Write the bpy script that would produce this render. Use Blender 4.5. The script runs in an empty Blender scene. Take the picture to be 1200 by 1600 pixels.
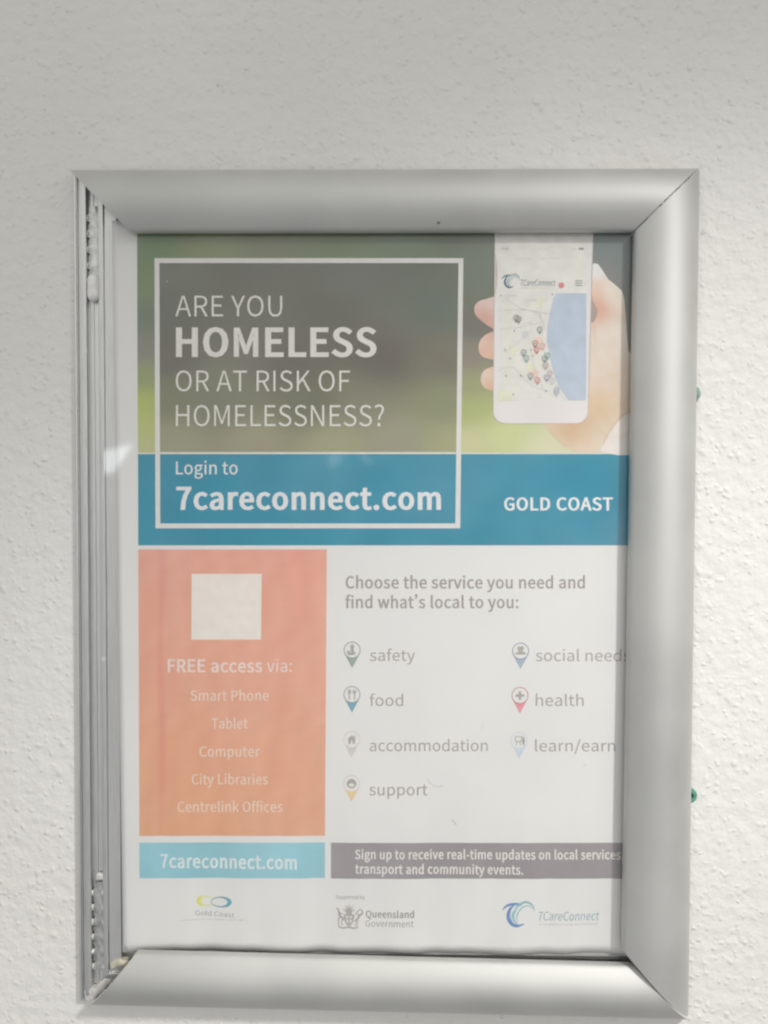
# A worn aluminium snap frame with an A4 notice, screwed to a white textured wall.
import bpy, math, random
import numpy as np
from mathutils import Matrix, Vector
from mathutils.geometry import tessellate_polygon

random.seed(7)
SC = bpy.context.scene
COL = SC.collection
MM = 0.001

# ------------------------------------------------------------------ camera
CX, CZ, CD = 7.6525, 39.8483, 300.30           # mm: right of, above, in front of the frame's middle
RX, RY, RZ = -0.0253, 0.0204, 0.0058
FPX = 1203.07                                  # focal length in pixels of the 1200 x 1600 photograph


def rot():
    c, s = math.cos, math.sin
    X = np.array([[1, 0, 0], [0, c(RX), -s(RX)], [0, s(RX), c(RX)]])
    Y = np.array([[c(RY), 0, s(RY)], [0, 1, 0], [-s(RY), 0, c(RY)]])
    Z = np.array([[c(RZ), -s(RZ), 0], [s(RZ), c(RZ), 0], [0, 0, 1]])
    return Y @ X @ Z


R3 = rot()
cam = bpy.data.cameras.new('camera')
cam_o = bpy.data.objects.new('camera', cam)
COL.objects.link(cam_o)
T = np.array([[1, 0, 0], [0, 0, -1], [0, 1, 0]]) @ R3     # (x, up, toward viewer) -> blender
M4 = Matrix([list(T[i]) + [v] for i, v in enumerate((CX * MM, -CD * MM, CZ * MM))] + [[0, 0, 0, 1]])
cam_o.matrix_world = M4
cam.sensor_fit = 'VERTICAL'
cam.sensor_height = 36.0
cam.sensor_width = 27.0
cam.lens = 36.0 * FPX / 1600.0
cam.clip_start = 0.01
cam.clip_end = 50
cam.dof.use_dof = True                         # the phone focused a touch beyond the frame
cam.dof.focus_distance = 0.40
cam.dof.aperture_fstop = 10
SC.camera = cam_o

# ------------------------------------------------------------------ light
world = bpy.data.worlds.new('World')
SC.world = world
world.use_nodes = True
wn = world.node_tree.nodes
wl = world.node_tree.links
bg = wn['Background']
tc = wn.new('ShaderNodeTexCoord')
sep = wn.new('ShaderNodeSeparateXYZ')
wl.new(tc.outputs['Generated'], sep.inputs[0])
mr = wn.new('ShaderNodeMapRange')
mr.inputs[1].default_value = -1.0
mr.inputs[2].default_value = 1.0
wl.new(sep.outputs[2], mr.inputs[0])
rp = wn.new('ShaderNodeValToRGB')
cr = rp.color_ramp
cr.elements[0].position = 0.0
cr.elements[0].color = (0.27, 0.27, 0.275, 1)
cr.elements[1].position = 1.0
cr.elements[1].color = (0.70, 0.70, 0.67, 1)
e = cr.elements.new(0.42); e.color = (0.41, 0.41, 0.41, 1)
e = cr.elements.new(0.60); e.color = (0.56, 0.56, 0.54, 1)
wl.new(mr.outputs[0], rp.inputs[0])


def wmath(op, a, b=None, c=None, clamp=False):
    k = wn.new('ShaderNodeMath'); k.operation = op; k.use_clamp = clamp
    for i, s in enumerate((a, b, c)):
        if s is None: continue
        if isinstance(s, (int, float)): k.inputs[i].default_value = s
        else: wl.new(s, k.inputs[i])
    return k.outputs[0]


# bright openings of the room behind the viewer; the plastic sheet mirrors them
# u, v: slopes of a direction leaving the wall squarely
front = wmath('MULTIPLY', sep.outputs[1], -1.0)
isf = wmath('GREATER_THAN', front, 0.2)
dn = wmath('MAXIMUM', front, 0.2)
wu = wmath('DIVIDE', sep.outputs[0], dn)
wv = wmath('DIVIDE', sep.outputs[2], dn)


def edge(a, b, c, soft):
    """1 where a*u + b*v + c > 0, with a soft step"""
    t = wmath('ADD', wmath('MULTIPLY', wu, a), wmath('MULTIPLY_ADD', wv, b, c))
    return wmath('DIVIDE', t, soft, clamp=True)


def opening(poly, soft):
    """convex patch of the surroundings, corners (u, v) counter-clockwise"""
    m = isf
    for (u0, v0), (u1, v1) in zip(poly, poly[1:] + poly[:1]):
        L = math.hypot(u1 - u0, v1 - v0)
        a, b = -(v1 - v0) / L, (u1 - u0) / L
        m = wmath('MULTIPLY', m, edge(a, b, -(a * u0 + b * v0), soft))
    return m


OPENINGS = [([(-0.4059, 0.0175), (-0.3688, 0.0177), (-0.3552, 0.0428), (-0.3367, 0.0696), (-0.3501, 0.0662), (-0.4057, 0.0559)], 0.007, 4.6), ([(-0.1007, 0.0524), (-0.0939, 0.0225), (-0.0773, 0.0259), (-0.064, 0.0409), (-0.0574, 0.0542)], 0.022, 9), ([(-0.0607, 0.0542), (-0.0423, 0.0311), (-0.0291, 0.0345), (-0.0441, 0.0543)], 0.014, 6.5)]
wtot = None
for pol, soft, gain in OPENINGS:
    k = wmath('MULTIPLY', opening(pol, soft), gain)
    wtot = k if wtot is None else wmath('ADD', wtot, k)
wx = wn.new('ShaderNodeVectorMath'); wx.operation = 'MULTIPLY_ADD'
wcol = wn.new('ShaderNodeCombineXYZ')
for i in range(3): wl.new(wtot, wcol.inputs[i])
wl.new(wcol.outputs[0], wx.inputs[0]); wx.inputs[1].default_value = (.88, .95, 1.0)
# the open side of the room is brighter than the wall's own continuation to the sides
wf = wmath('MULTIPLY_ADD', wmath('MAXIMUM', front, 0.0), .64, .61)
wr = wn.new('ShaderNodeVectorMath'); wr.operation = 'SCALE'
wl.new(rp.outputs[0], wr.inputs[0]); wl.new(wf, wr.inputs['Scale'])
wl.new(wr.outputs[0], wx.inputs[2])
wl.new(wx.outputs[0], bg.inputs[0])
bg.inputs[1].default_value = 1.17

spot = bpy.data.lights.new('lamp', 'SPOT')
spot.energy = 24.5
spot.color = (1.0, 0.982, 0.958)
spot.shadow_soft_size = 0.042
spot.spot_size = math.radians(47)
spot.spot_blend = 1.0
spot_o = bpy.data.objects.new('lamp', spot)
COL.objects.link(spot_o)
spot_o.location = (0.48, -0.56, 0.515)
tgt = Vector((0.03, 0.0, -0.245))
spot_o.rotation_euler = (tgt - spot_o.location).to_track_quat('-Z', 'Y').to_euler()

SC.view_settings.view_transform = 'Standard'
SC.view_settings.look = 'None'
SC.view_settings.exposure = 0.05
SC.view_settings.gamma = 1
SC.view_settings.use_curve_mapping = False
SC.cycles.use_denoising = True
SC.cycles.max_bounces = 8
SC.cycles.transparent_max_bounces = 16
SC.cycles.filter_width = 1.5


# ------------------------------------------------------------------ placing
def unproject(px, py, d):
    """photo pixel -> (x, z) in mm on the plane d mm in front of the wall"""
    px = np.asarray(px, float); py = np.asarray(py, float); d = np.asarray(d, float)
    v = np.stack([(px - 600) / FPX, -(py - 800) / FPX, -np.ones_like(px)], -1)
    w = v @ R3.T
    t = (d - CD) / w[..., 2]
    return np.stack([CX + t * w[..., 0], CZ + t * w[..., 1]], -1)


def B(x, z, d):
    return (x * MM, -d * MM, z * MM)


# ------------------------------------------------------------------ object helpers
def tag(o, label=None, cat=None, kind=None, group=None):
    if label: o['label'] = label
    if cat: o['category'] = cat
    if kind: o['kind'] = kind
    if group: o['group'] = group
    return o


def empty(name, loc, label, cat):
    o = bpy.data.objects.new(name, None)
    o.empty_display_size = 0.02
    o.location = loc
    COL.objects.link(o)
    return tag(o, label, cat)


def mesh(name, verts, faces, mat, parent=None, smooth=False, loc=None):
    me = bpy.data.meshes.new(name)
    me.from_pydata([tuple(v) for v in verts], [], [tuple(f) for f in faces])
    me.validate()
    if smooth:
        for p in me.polygons: p.use_smooth = True
    if mat: me.materials.append(mat)
    o = bpy.data.objects.new(name, me)
    COL.objects.link(o)
    if parent:
        o.parent = parent
        o.matrix_parent_inverse = world_of(parent).inverted()
    return o


def world_of(o):
    m = Matrix.Translation(o.location)
    if o.parent:
        return world_of(o.parent) @ o.matrix_parent_inverse @ m
    return m


def autosmooth(o, deg=35):
    me = o.data
    import bmesh
    bm = bmesh.new(); bm.from_mesh(me)
    bmesh.ops.recalc_face_normals(bm, faces=bm.faces[:])
    for f in bm.faces: f.smooth = True
    lim = math.radians(deg)
    for ed in bm.edges:
        if len(ed.link_faces) == 2 and ed.calc_face_angle(0) > lim: ed.smooth = False
    bm.to_mesh(me); bm.free()
    return o


# ------------------------------------------------------------------ materials
def new_mat(name):
    m = bpy.data.materials.new(name)
    m.use_nodes = True
    nt = m.node_tree
    return m, nt.nodes, nt.links, nt.nodes['Principled BSDF']


def srgb(c):
    c = c / 255.0
    return c / 12.92 if c <= 0.04045 else ((c + 0.055) / 1.055) ** 2.4


PAPER = 0.80


def ink_rgb(app, white=215):
    """albedo of a print that shows as app where bare paper shows as white"""
    w = srgb(white)
    return tuple(min(0.86, max(.015, PAPER * (srgb(a) - .045) / (w - .045))) for a in app)


def noise_mix(nodes, links, c1, c2, scale, lo=0.4, hi=0.6, detail=4, stretch=None, coord='Object'):
    t = nodes.new('ShaderNodeTexCoord')
    n = nodes.new('ShaderNodeTexNoise')
    n.inputs['Scale'].default_value = scale
    n.inputs['Detail'].default_value = detail
    if stretch:
        mp = nodes.new('ShaderNodeMapping')
        mp.inputs['Scale'].default_value = stretch
        links.new(t.outputs[coord], mp.inputs[0]); links.new(mp.outputs[0], n.inputs['Vector'])
    else:
        links.new(t.outputs[coord], n.inputs['Vector'])
    r = nodes.new('ShaderNodeMapRange')
    r.inputs[1].default_value = lo; r.inputs[2].default_value = hi
    links.new(n.outputs['Fac'], r.inputs[0])
    mx = nodes.new('ShaderNodeMix'); mx.data_type = 'RGBA'
    links.new(r.outputs[0], mx.inputs[0])
    for sock, c in ((6, c1), (7, c2)):
        if isinstance(c, bpy.types.NodeSocket): links.new(c, mx.inputs[sock])
        else: mx.inputs[sock].default_value = (*c, 1)
    return mx.outputs[2], n, r


_ink = {}


def ink(app, white=215, var=0.05, scale=220):
    key = (tuple(app), white, var)
    if key in _ink: return _ink[key]
    m, n, l, p = new_mat('ink')
    c = ink_rgb(app, white)
    lo = tuple(v * (1 - var) for v in c); hi = tuple(min(.88, v * (1 + var)) for v in c)
    out, _, _ = noise_mix(n, l, lo, hi, scale, .35, .65)
    l.new(out, p.inputs['Base Color'])
    p.inputs['Roughness'].default_value = 0.6
    p.inputs['Specular IOR Level'].default_value = 0.25
    _ink[key] = m
    return m


def wall_material():
    m, n, l, p = new_mat('painted_render')
    out, _, _ = noise_mix(n, l, (0.75, 0.735, 0.703), (0.79, 0.777, 0.748), 9, .35, .65, 5)
    # sparse tiny dirt marks
    t = n.new('ShaderNodeTexCoord')
    v = n.new('ShaderNodeTexVoronoi'); v.inputs['Scale'].default_value = 26
    l.new(t.outputs['Object'], v.inputs['Vector'])
    r = n.new('ShaderNodeMapRange'); r.inputs[1].default_value = 0.022; r.inputs[2].default_value = 0.035
    r.inputs[3].default_value = 0.55; r.inputs[4].default_value = 0.0
    l.new(v.outputs['Distance'], r.inputs[0])
    mx = n.new('ShaderNodeMix'); mx.data_type = 'RGBA'
    l.new(r.outputs[0], mx.inputs[0]); l.new(out, mx.inputs[6]); mx.inputs[7].default_value = (.42, .38, .30, 1)
    l.new(mx.outputs[2], p.inputs['Base Color'])
    p.inputs['Roughness'].default_value = 0.62
    p.inputs['Specular IOR Level'].default_value = 0.3
    # roller stipple: soft swells, and round nibs of paint scattered unevenly
    def nz(scale, detail, rough=.5):
        k = n.new('ShaderNodeTexNoise'); k.inputs['Scale'].default_value = scale
        k.inputs['Detail'].default_value = detail; k.inputs['Roughness'].default_value = rough
        l.new(t.outputs['Object'], k.inputs['Vector']); return k
    def math_(op, a, b=None, cl=False):
        k = n.new('ShaderNodeMath'); k.operation = op; k.use_clamp = cl
        for i, s in enumerate((a, b)):
            if s is None: continue
            if isinstance(s, (int, float)): k.inputs[i].default_value = s
            else: l.new(s, k.inputs[i])
        return k.outputs[0]
    swell = nz(190, 3, .45)
    fine = nz(520, 2, .5)
    # warped voronoi nibs
    wv = nz(160, 1)
    ad = n.new('ShaderNodeVectorMath'); ad.operation = 'MULTIPLY_ADD'
    l.new(wv.outputs['Color'], ad.inputs[0]); ad.inputs[1].default_value = (.004, .004, .004)
    l.new(t.outputs['Object'], ad.inputs[2])
    def nibs(scale, r0, keep):
        vo = n.new('ShaderNodeTexVoronoi'); vo.inputs['Scale'].default_value = scale
        l.new(ad.outputs[0], vo.inputs['Vector'])
        h = n.new('ShaderNodeMapRange'); h.interpolation_type = 'SMOOTHSTEP'
        h.inputs[1].default_value = 0.0; h.inputs[2].default_value = r0
        h.inputs[3].default_value = 1.0; h.inputs[4].default_value = 0.0
        l.new(vo.outputs['Distance'], h.inputs[0])
        sepc = n.new('ShaderNodeSeparateColor'); l.new(vo.outputs['Color'], sepc.inputs[0])
        g = math_('GREATER_THAN', sepc.outputs[0], keep)
        s = math_('MULTIPLY', g, sepc.outputs[1])
        return math_('MULTIPLY', h.outputs[0], s)
    a = nibs(205, .38, .34)
    b = nibs(340, .42, .25)
    area = nz(14, 2)
    am = n.new('ShaderNodeMapRange'); am.inputs[1].default_value = .35; am.inputs[2].default_value = .65
    am.inputs[3].default_value = .7; am.inputs[4].default_value = 1.0
    l.new(area.outputs['Fac'], am.inputs[0])
    hsum = math_('ADD', math_('MULTIPLY', a, 1.35), math_('MULTIPLY', b, .75))
    hsum = math_('MULTIPLY', hsum, am.outputs[0])
    hsum = math_('ADD', hsum, math_('MULTIPLY', swell.outputs['Fac'], 1.7))
    hsum = math_('ADD', hsum, math_('MULTIPLY', fine.outputs['Fac'], .18))
    bp = n.new('ShaderNodeBump')
    bp.inputs['Strength'].default_value = 1.0
    bp.inputs['Distance'].default_value = 0.00050
    l.new(hsum, bp.inputs['Height'])
    l.new(bp.outputs[0], p.inputs['Normal'])
    return m


def metal(name, col, rough, var=.06, scale=60, stretch=None, metallic=1.0):
    m, n, l, p = new_mat(name)
    lo = tuple(v * (1 - var) for v in col); hi = tuple(min(1, v * (1 + var)) for v in col)
    out, nn, rr = noise_mix(n, l, lo, hi, scale, .35, .65, 5, stretch)
    l.new(out, p.inputs['Base Color'])
    p.inputs['Metallic'].default_value = metallic
    r2 = n.new('ShaderNodeMapRange')
    r2.inputs[3].default_value = rough * .88; r2.inputs[4].default_value = rough * 1.14
    l.new(nn.outputs['Fac'], r2.inputs[0]); l.new(r2.outputs[0], p.inputs['Roughness'])
    return m


def plain(name, col, rough=.5, var=.08, scale=300, spec=.4):
    m, n, l, p = new_mat(name)
    lo = tuple(v * (1 - var) for v in col); hi = tuple(min(1, v * (1 + var)) for v in col)
    out, _, _ = noise_mix(n, l, lo, hi, scale, .35, .65)
    l.new(out, p.inputs['Base Color'])
    p.inputs['Roughness'].default_value = rough
    p.inputs['Specular IOR Level'].default_value = spec
    return m


def sheet_material():
    """clear, slightly hazed acrylic: see-through with a soft reflection and dust specks"""
    m, n, l, p = new_mat('clear_plastic')
    out = n['Material Output']
    n.remove(p)
    tr = n.new('ShaderNodeBsdfTransparent'); tr.inputs[0].default_value = (.99, .99, .985, 1)
    gl = n.new('ShaderNodeBsdfGlossy'); gl.inputs['Roughness'].default_value = 0.03
    lw = n.new('ShaderNodeLayerWeight'); lw.inputs['Blend'].default_value = .5
    pw = n.new('ShaderNodeMath'); pw.operation = 'POWER'; pw.inputs[1].default_value = 5
    l.new(lw.outputs['Facing'], pw.inputs[0])
    fr = n.new('ShaderNodeMath'); fr.operation = 'MULTIPLY_ADD'; fr.inputs[1].default_value = .9; fr.inputs[2].default_value = .036
    l.new(pw.outputs[0], fr.inputs[0])
    t = n.new('ShaderNodeTexCoord')
    nz = n.new('ShaderNodeTexNoise'); nz.inputs['Scale'].default_value = 18; nz.inputs['Detail'].default_value = 2
    l.new(t.outputs['Object'], nz.inputs['Vector'])
    bp = n.new('ShaderNodeBump'); bp.inputs['Strength'].default_value = .05; bp.inputs['Distance'].default_value = .002
    l.new(nz.outputs['Fac'], bp.inputs['Height']); l.new(bp.outputs[0], gl.inputs['Normal'])
    mx = n.new('ShaderNodeMixShader')
    l.new(fr.outputs[0], mx.inputs[0]); l.new(tr.outputs[0], mx.inputs[1]); l.new(gl.outputs[0], mx.inputs[2])
    df = n.new('ShaderNodeBsdfDiffuse'); df.inputs[0].default_value = (.86, .86, .86, 1)
    vo = n.new('ShaderNodeTexVoronoi'); vo.inputs['Scale'].default_value = 62
    l.new(t.outputs['Object'], vo.inputs['Vector'])
    r = n.new('ShaderNodeMapRange'); r.inputs[1].default_value = .012; r.inputs[2].default_value = .026
    r.inputs[3].default_value = .85; r.inputs[4].default_value = .0
    l.new(vo.outputs['Distance'], r.inputs[0])
    sp = n.new('ShaderNodeSeparateColor'); l.new(vo.outputs['Color'], sp.inputs[0])
    g = n.new('ShaderNodeMath'); g.operation = 'GREATER_THAN'; g.inputs[1].default_value = .72
    l.new(sp.outputs[0], g.inputs[0])
    mu = n.new('ShaderNodeMath'); mu.operation = 'MULTIPLY'
    l.new(r.outputs[0], mu.inputs[0]); l.new(g.outputs[0], mu.inputs[1])
    hz = n.new('ShaderNodeTexNoise'); hz.inputs['Scale'].default_value = 16; hz.inputs['Detail'].default_value = 6
    l.new(t.outputs['Object'], hz.inputs['Vector'])
    hr = n.new('ShaderNodeMapRange'); hr.inputs[1].default_value = .4; hr.inputs[2].default_value = .75
    hr.inputs[3].default_value = .004; hr.inputs[4].default_value = .05
    l.new(hz.outputs['Fac'], hr.inputs[0])
    ma = n.new('ShaderNodeMath'); ma.operation = 'MAXIMUM'
    l.new(mu.outputs[0], ma.inputs[0]); l.new(hr.outputs[0], ma.inputs[1])
    m2 = n.new('ShaderNodeMixShader')
    l.new(ma.outputs[0], m2.inputs[0]); l.new(mx.outputs[0], m2.inputs[1]); l.new(df.outputs[0], m2.inputs[2])
    l.new(m2.outputs[0], out.inputs[0])
    return m


MAT_RAIL = metal('satin_anodised_aluminium', (.63, .628, .61), .68, .05, 28)


def wear(m, scale, amount, col, thresh, size):
    """scattered flecks of dirt or paint on a metal"""
    n = m.node_tree.nodes; l = m.node_tree.links; p = n['Principled BSDF']
    src = p.inputs['Base Color'].links[0].from_socket
    t = n.new('ShaderNodeTexCoord')
    vo = n.new('ShaderNodeTexVoronoi'); vo.inputs['Scale'].default_value = scale
    l.new(t.outputs['Object'], vo.inputs['Vector'])
    r = n.new('ShaderNodeMapRange'); r.inputs[1].default_value = size * .55; r.inputs[2].default_value = size
    r.inputs[3].default_value = amount; r.inputs[4].default_value = 0
    l.new(vo.outputs['Distance'], r.inputs[0])
    sp = n.new('ShaderNodeSeparateColor'); l.new(vo.outputs['Color'], sp.inputs[0])
    g = n.new('ShaderNodeMath'); g.operation = 'GREATER_THAN'; g.inputs[1].default_value = thresh
    l.new(sp.outputs[0], g.inputs[0])
    mu = n.new('ShaderNodeMath'); mu.operation = 'MULTIPLY'
    l.new(r.outputs[0], mu.inputs[0]); l.new(g.outputs[0], mu.inputs[1])
    mx = n.new('ShaderNodeMix'); mx.data_type = 'RGBA'
    l.new(mu.outputs[0], mx.inputs[0]); l.new(src, mx.inputs[6]); mx.inputs[7].default_value = (*col, 1)
    l.new(mx.outputs[2], p.inputs['Base Color'])
    inv = n.new('ShaderNodeMath'); inv.operation = 'SUBTRACT'; inv.inputs[0].default_value = 1
    l.new(mu.outputs[0], inv.inputs[1]); l.new(inv.outputs[0], p.inputs['Metallic'])


wear(MAT_RAIL, 34, .8, (.16, .15, .14), .74, .028)
MAT_BASE = metal('mill_aluminium', (.68, .68, .67), .38, .10, 30, (160, 160, 3))
wear(MAT_BASE, 150, .75, (.75, .74, .72), .80, .16)
MAT_CLIP = metal('worn_spring_steel', (.60, .60, .58), .36, .16, 500)
MAT_CUT = metal('cut_edge', (.78, .76, .72), .5, .15, 900, metallic=.5)
MAT_WHITE = plain('dull_white_plastic', (.80, .79, .77), .18, .08, 400)
MAT_KEY = plain('yellowed_plastic', (.62, .57, .46), .5, .2, 500)
MAT_BOARD = plain('grey_backing', (.45, .45, .45), .7)

# ------------------------------------------------------------------ wall
w2 = 0.9
wall = mesh('wall', [(-w2, 0, -w2), (w2, 0, -w2), (w2, 0, w2), (-w2, 0, w2),
                     (-w2, .12, -w2), (w2, .12, -w2), (w2, .12, w2), (-w2, .12, w2)],
            [(0, 1, 2, 3), (5, 4, 7, 6), (0, 4, 5, 1), (1, 5, 6, 2), (2, 6, 7, 3), (3, 7, 4, 0)], wall_material())
tag(wall, 'white painted wall with a stippled roller texture behind the frame', 'wall', 'structure')

# ------------------------------------------------------------------ snap frame
c0 = unproject(600, 1500, 0)
frame = empty('snap_frame', B(0, c0[1], 0),
              'silver aluminium poster frame on the white wall with its left rail missing', 'frame')

RAIL_PROF = [(0.0, 2.4), (0.15, 3.4), (0.9, 5.4), (2.2, 7.6), (4.0, 9.8), (6.2, 11.7), (8.8, 13.2), (11.6, 14.1),
             (14.4, 14.3), (17.2, 13.8), (19.8, 12.7), (22.0, 11.4), (23.8, 10.1), (24.7, 9.3), (25.0, 8.6),
             (25.0, 6.6), (23.9, 6.6), (23.8, 8.4), (21.6, 9.9), (19.2, 11.2), (16.8, 12.2), (14.3, 12.7), (11.9, 12.5),
             (9.4, 11.7), (7.1, 10.4), (5.1, 8.7), (3.4, 6.6), (2.0, 4.2), (1.5, 2.4)]
BASE_PROF = [(0, .05), (0, 2.3), (.25, 2.6), (1.0, 2.6), (1.2, 2.0), (1.35, 2.9), (1.6, 2.9), (1.75, 2.0), (2.5, 2.0), (2.65, 3.1),
             (3.1, 3.3), (5.1, 3.3), (5.3, 3.0), (5.3, .9), (6.0, .9), (6.1, 1.2), (7.0, 1.2), (7.1, 1.5), (7.4, 1.5), (7.5, 1.2), (9.1, 1.2), (9.2, .9), (9.9, .9), (9.9, 3.4),
             (10.3, 3.6), (11.9, 3.6), (12.2, 3.3), (12.3, 2.9), (13.1, 2.9), (13.2, 3.3), (17.0, 3.3), (17.0, .05)]


def sweep(name, prof, A0, A1, B0, B1, width, mat, parent, n=24, dadd=0.0, cap_mat=None, wob=0.0):
    """prof (s, d) swept between two mitred ends given by outer (0) and inner (1) corners in mm"""
    V, F = [], []
    m = len(prof)
    A0, A1, B0, B1 = map(np.array, (A0, A1, B0, B1))
    for i in range(n + 1):
        t = i / n
        for s, d in prof:
            a = A0 + (A1 - A0) * (s / width); b = B0 + (B1 - B0) * (s / width)
            q = a + (b - a) * t
            V.append(B(q[0], q[1], d + dadd + wob * math.sin(7 * t + s * .1)))
    for i in range(n):
        for j in range(m):
            k = (j + 1) % m
            F.append((i * m + j, i * m + k, (i + 1) * m + k, (i + 1) * m + j))
    F.append(tuple(range(m))); F.append(tuple(reversed(range(n * m, n * m + m))))
    o = mesh(name, V, F, mat, parent)
    if cap_mat:
        o.data.materials.append(cap_mat)
        for p in o.data.polygons:
            if len(p.vertices) == m: p.material_index = 1
    return autosmooth(o, 40)


U = lambda px, py, d: unproject(px, py, d)
OUT, INN = 3.0, 8.9
# corners read off the photograph, outer edge then inner lip
sweep('rail', RAIL_PROF, U(110, 266, OUT), U(203, 362, INN), U(1091.5, 263.8, OUT), U(990.6, 360.6, INN), 25, MAT_RAIL, frame, cap_mat=MAT_CUT)
sweep('rail', RAIL_PROF, U(1093, 264.5, OUT), U(991.6, 362, INN), U(1075.5, 1587.5, OUT), U(973, 1484, INN), 25, MAT_RAIL, frame, cap_mat=MAT_CUT)
sweep('rail', RAIL_PROF, U(140, 1566, OUT), U(213, 1489, INN), U(1078.5, 1588.5, OUT), U(991, 1509, INN), 25, MAT_RAIL, frame, cap_mat=MAT_CUT)

def fleck(px, py, d, rx, rz):
    c = U(px, py, d); V, F = [], []
    for i, (k, h) in enumerate(((1, -.25), (.8, .12), (.3, .22))):
        for j in range(9):
            a = 2 * math.pi * j / 9
            r = 1 + .3 * math.sin(2 * a + 1)
            V.append(B(c[0] + rx * k * r * math.cos(a) + .25 * rz * k * math.sin(a), c[1] + rz * k * r * math.sin(a), d + h))
    for i in range(2):
        for j in range(9): F.append((i * 9 + j, i * 9 + (j + 1) % 9, i * 9 + 9 + (j + 1) % 9, i * 9 + 9 + j))
    F.append(tuple(range(18, 27)))
    mesh('dirt_fleck', V, F, plain('dried_dirt', (.10, .095, .09), .8), frame)


fleck(685.5, 348, 11.3, .38, .55)

# base extrusions: the left one lies bare
bTL, bBL = U(115, 272, 2), U(125.2, 1563, 2)
bTR, bBR = U(1085, 272, 2), U(1062, 1563, 2)


def inset(a, b, s):
    d = b - a; d = d / np.linalg.norm(d)
    return np.array([d[1], -d[0]]) * s       # to the right of a -> b


BW = 17.0
bl = sweep('base_channel', BASE_PROF, bBL, bBL + [BW, BW], bTL, bTL + [BW, -BW], BW, MAT_BASE, frame, n=60, cap_mat=MAT_CUT, wob=.02)
sweep('base_channel', BASE_PROF, bTL, bTL + [BW, -BW], bTR, bTR + [-BW, -BW], BW, MAT_BASE, frame)
sweep('base_channel', BASE_PROF, bTR, bTR + [-BW, -BW], bBR, bBR + [-BW, BW], BW, MAT_BASE, frame)
sweep('base_channel', BASE_PROF, bBR, bBR + [-BW, BW], bBL, bBL + [BW, BW], BW, MAT_BASE, frame)


def box_px(name, x0, y0, x1, y1, d0, d1, mat, parent, bev=0.0):
    V = []
    for d in (d0, d1):
        for x, y in ((x0, y1), (x1, y1), (x1, y0), (x0, y0)):
            q = U(x, y, (d0 + d1) / 2); V.append(B(q[0], q[1], d))
    F = [(3, 2, 1, 0), (4, 5, 6, 7), (0, 1, 5, 4), (1, 2, 6, 5), (2, 3, 7, 6), (3, 0, 4, 7)]
    o = mesh(name, V, F, mat, parent)
    if bev:
        import bmesh
        bm = bmesh.new(); bm.from_mesh(o.data)
        bmesh.ops.bevel(bm, geom=bm.edges[:], offset=bev * MM, segments=3, profile=.5, affect='EDGES')
        bm.to_mesh(o.data); bm.free(); autosmooth(o, 60)
    return o


def board():
    p = [U(182, 350, 3.4), U(1000, 350, 3.4), U(985, 1494, 3.4), U(196, 1486, 3.4)]
    V = [B(q[0], q[1], d) for d in (3.36, 3.52) for q in p]
    return mesh('backing_board', V, [(0, 1, 2, 3), (7, 6, 5, 4), (0, 4, 5, 1), (1, 5, 6, 2), (2, 6, 7, 3), (3, 7, 4, 0)], MAT_BOARD, frame)


board()


# spring clips in the bare left channel: a strip with saw-toothed edges
def lerp(a, b, t): return a + (b - a) * t


def base_x(y):      # photo x of the channel's outer edge at photo y
    return lerp(115, 125.2, (y - 272) / (1563 - 272))


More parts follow.
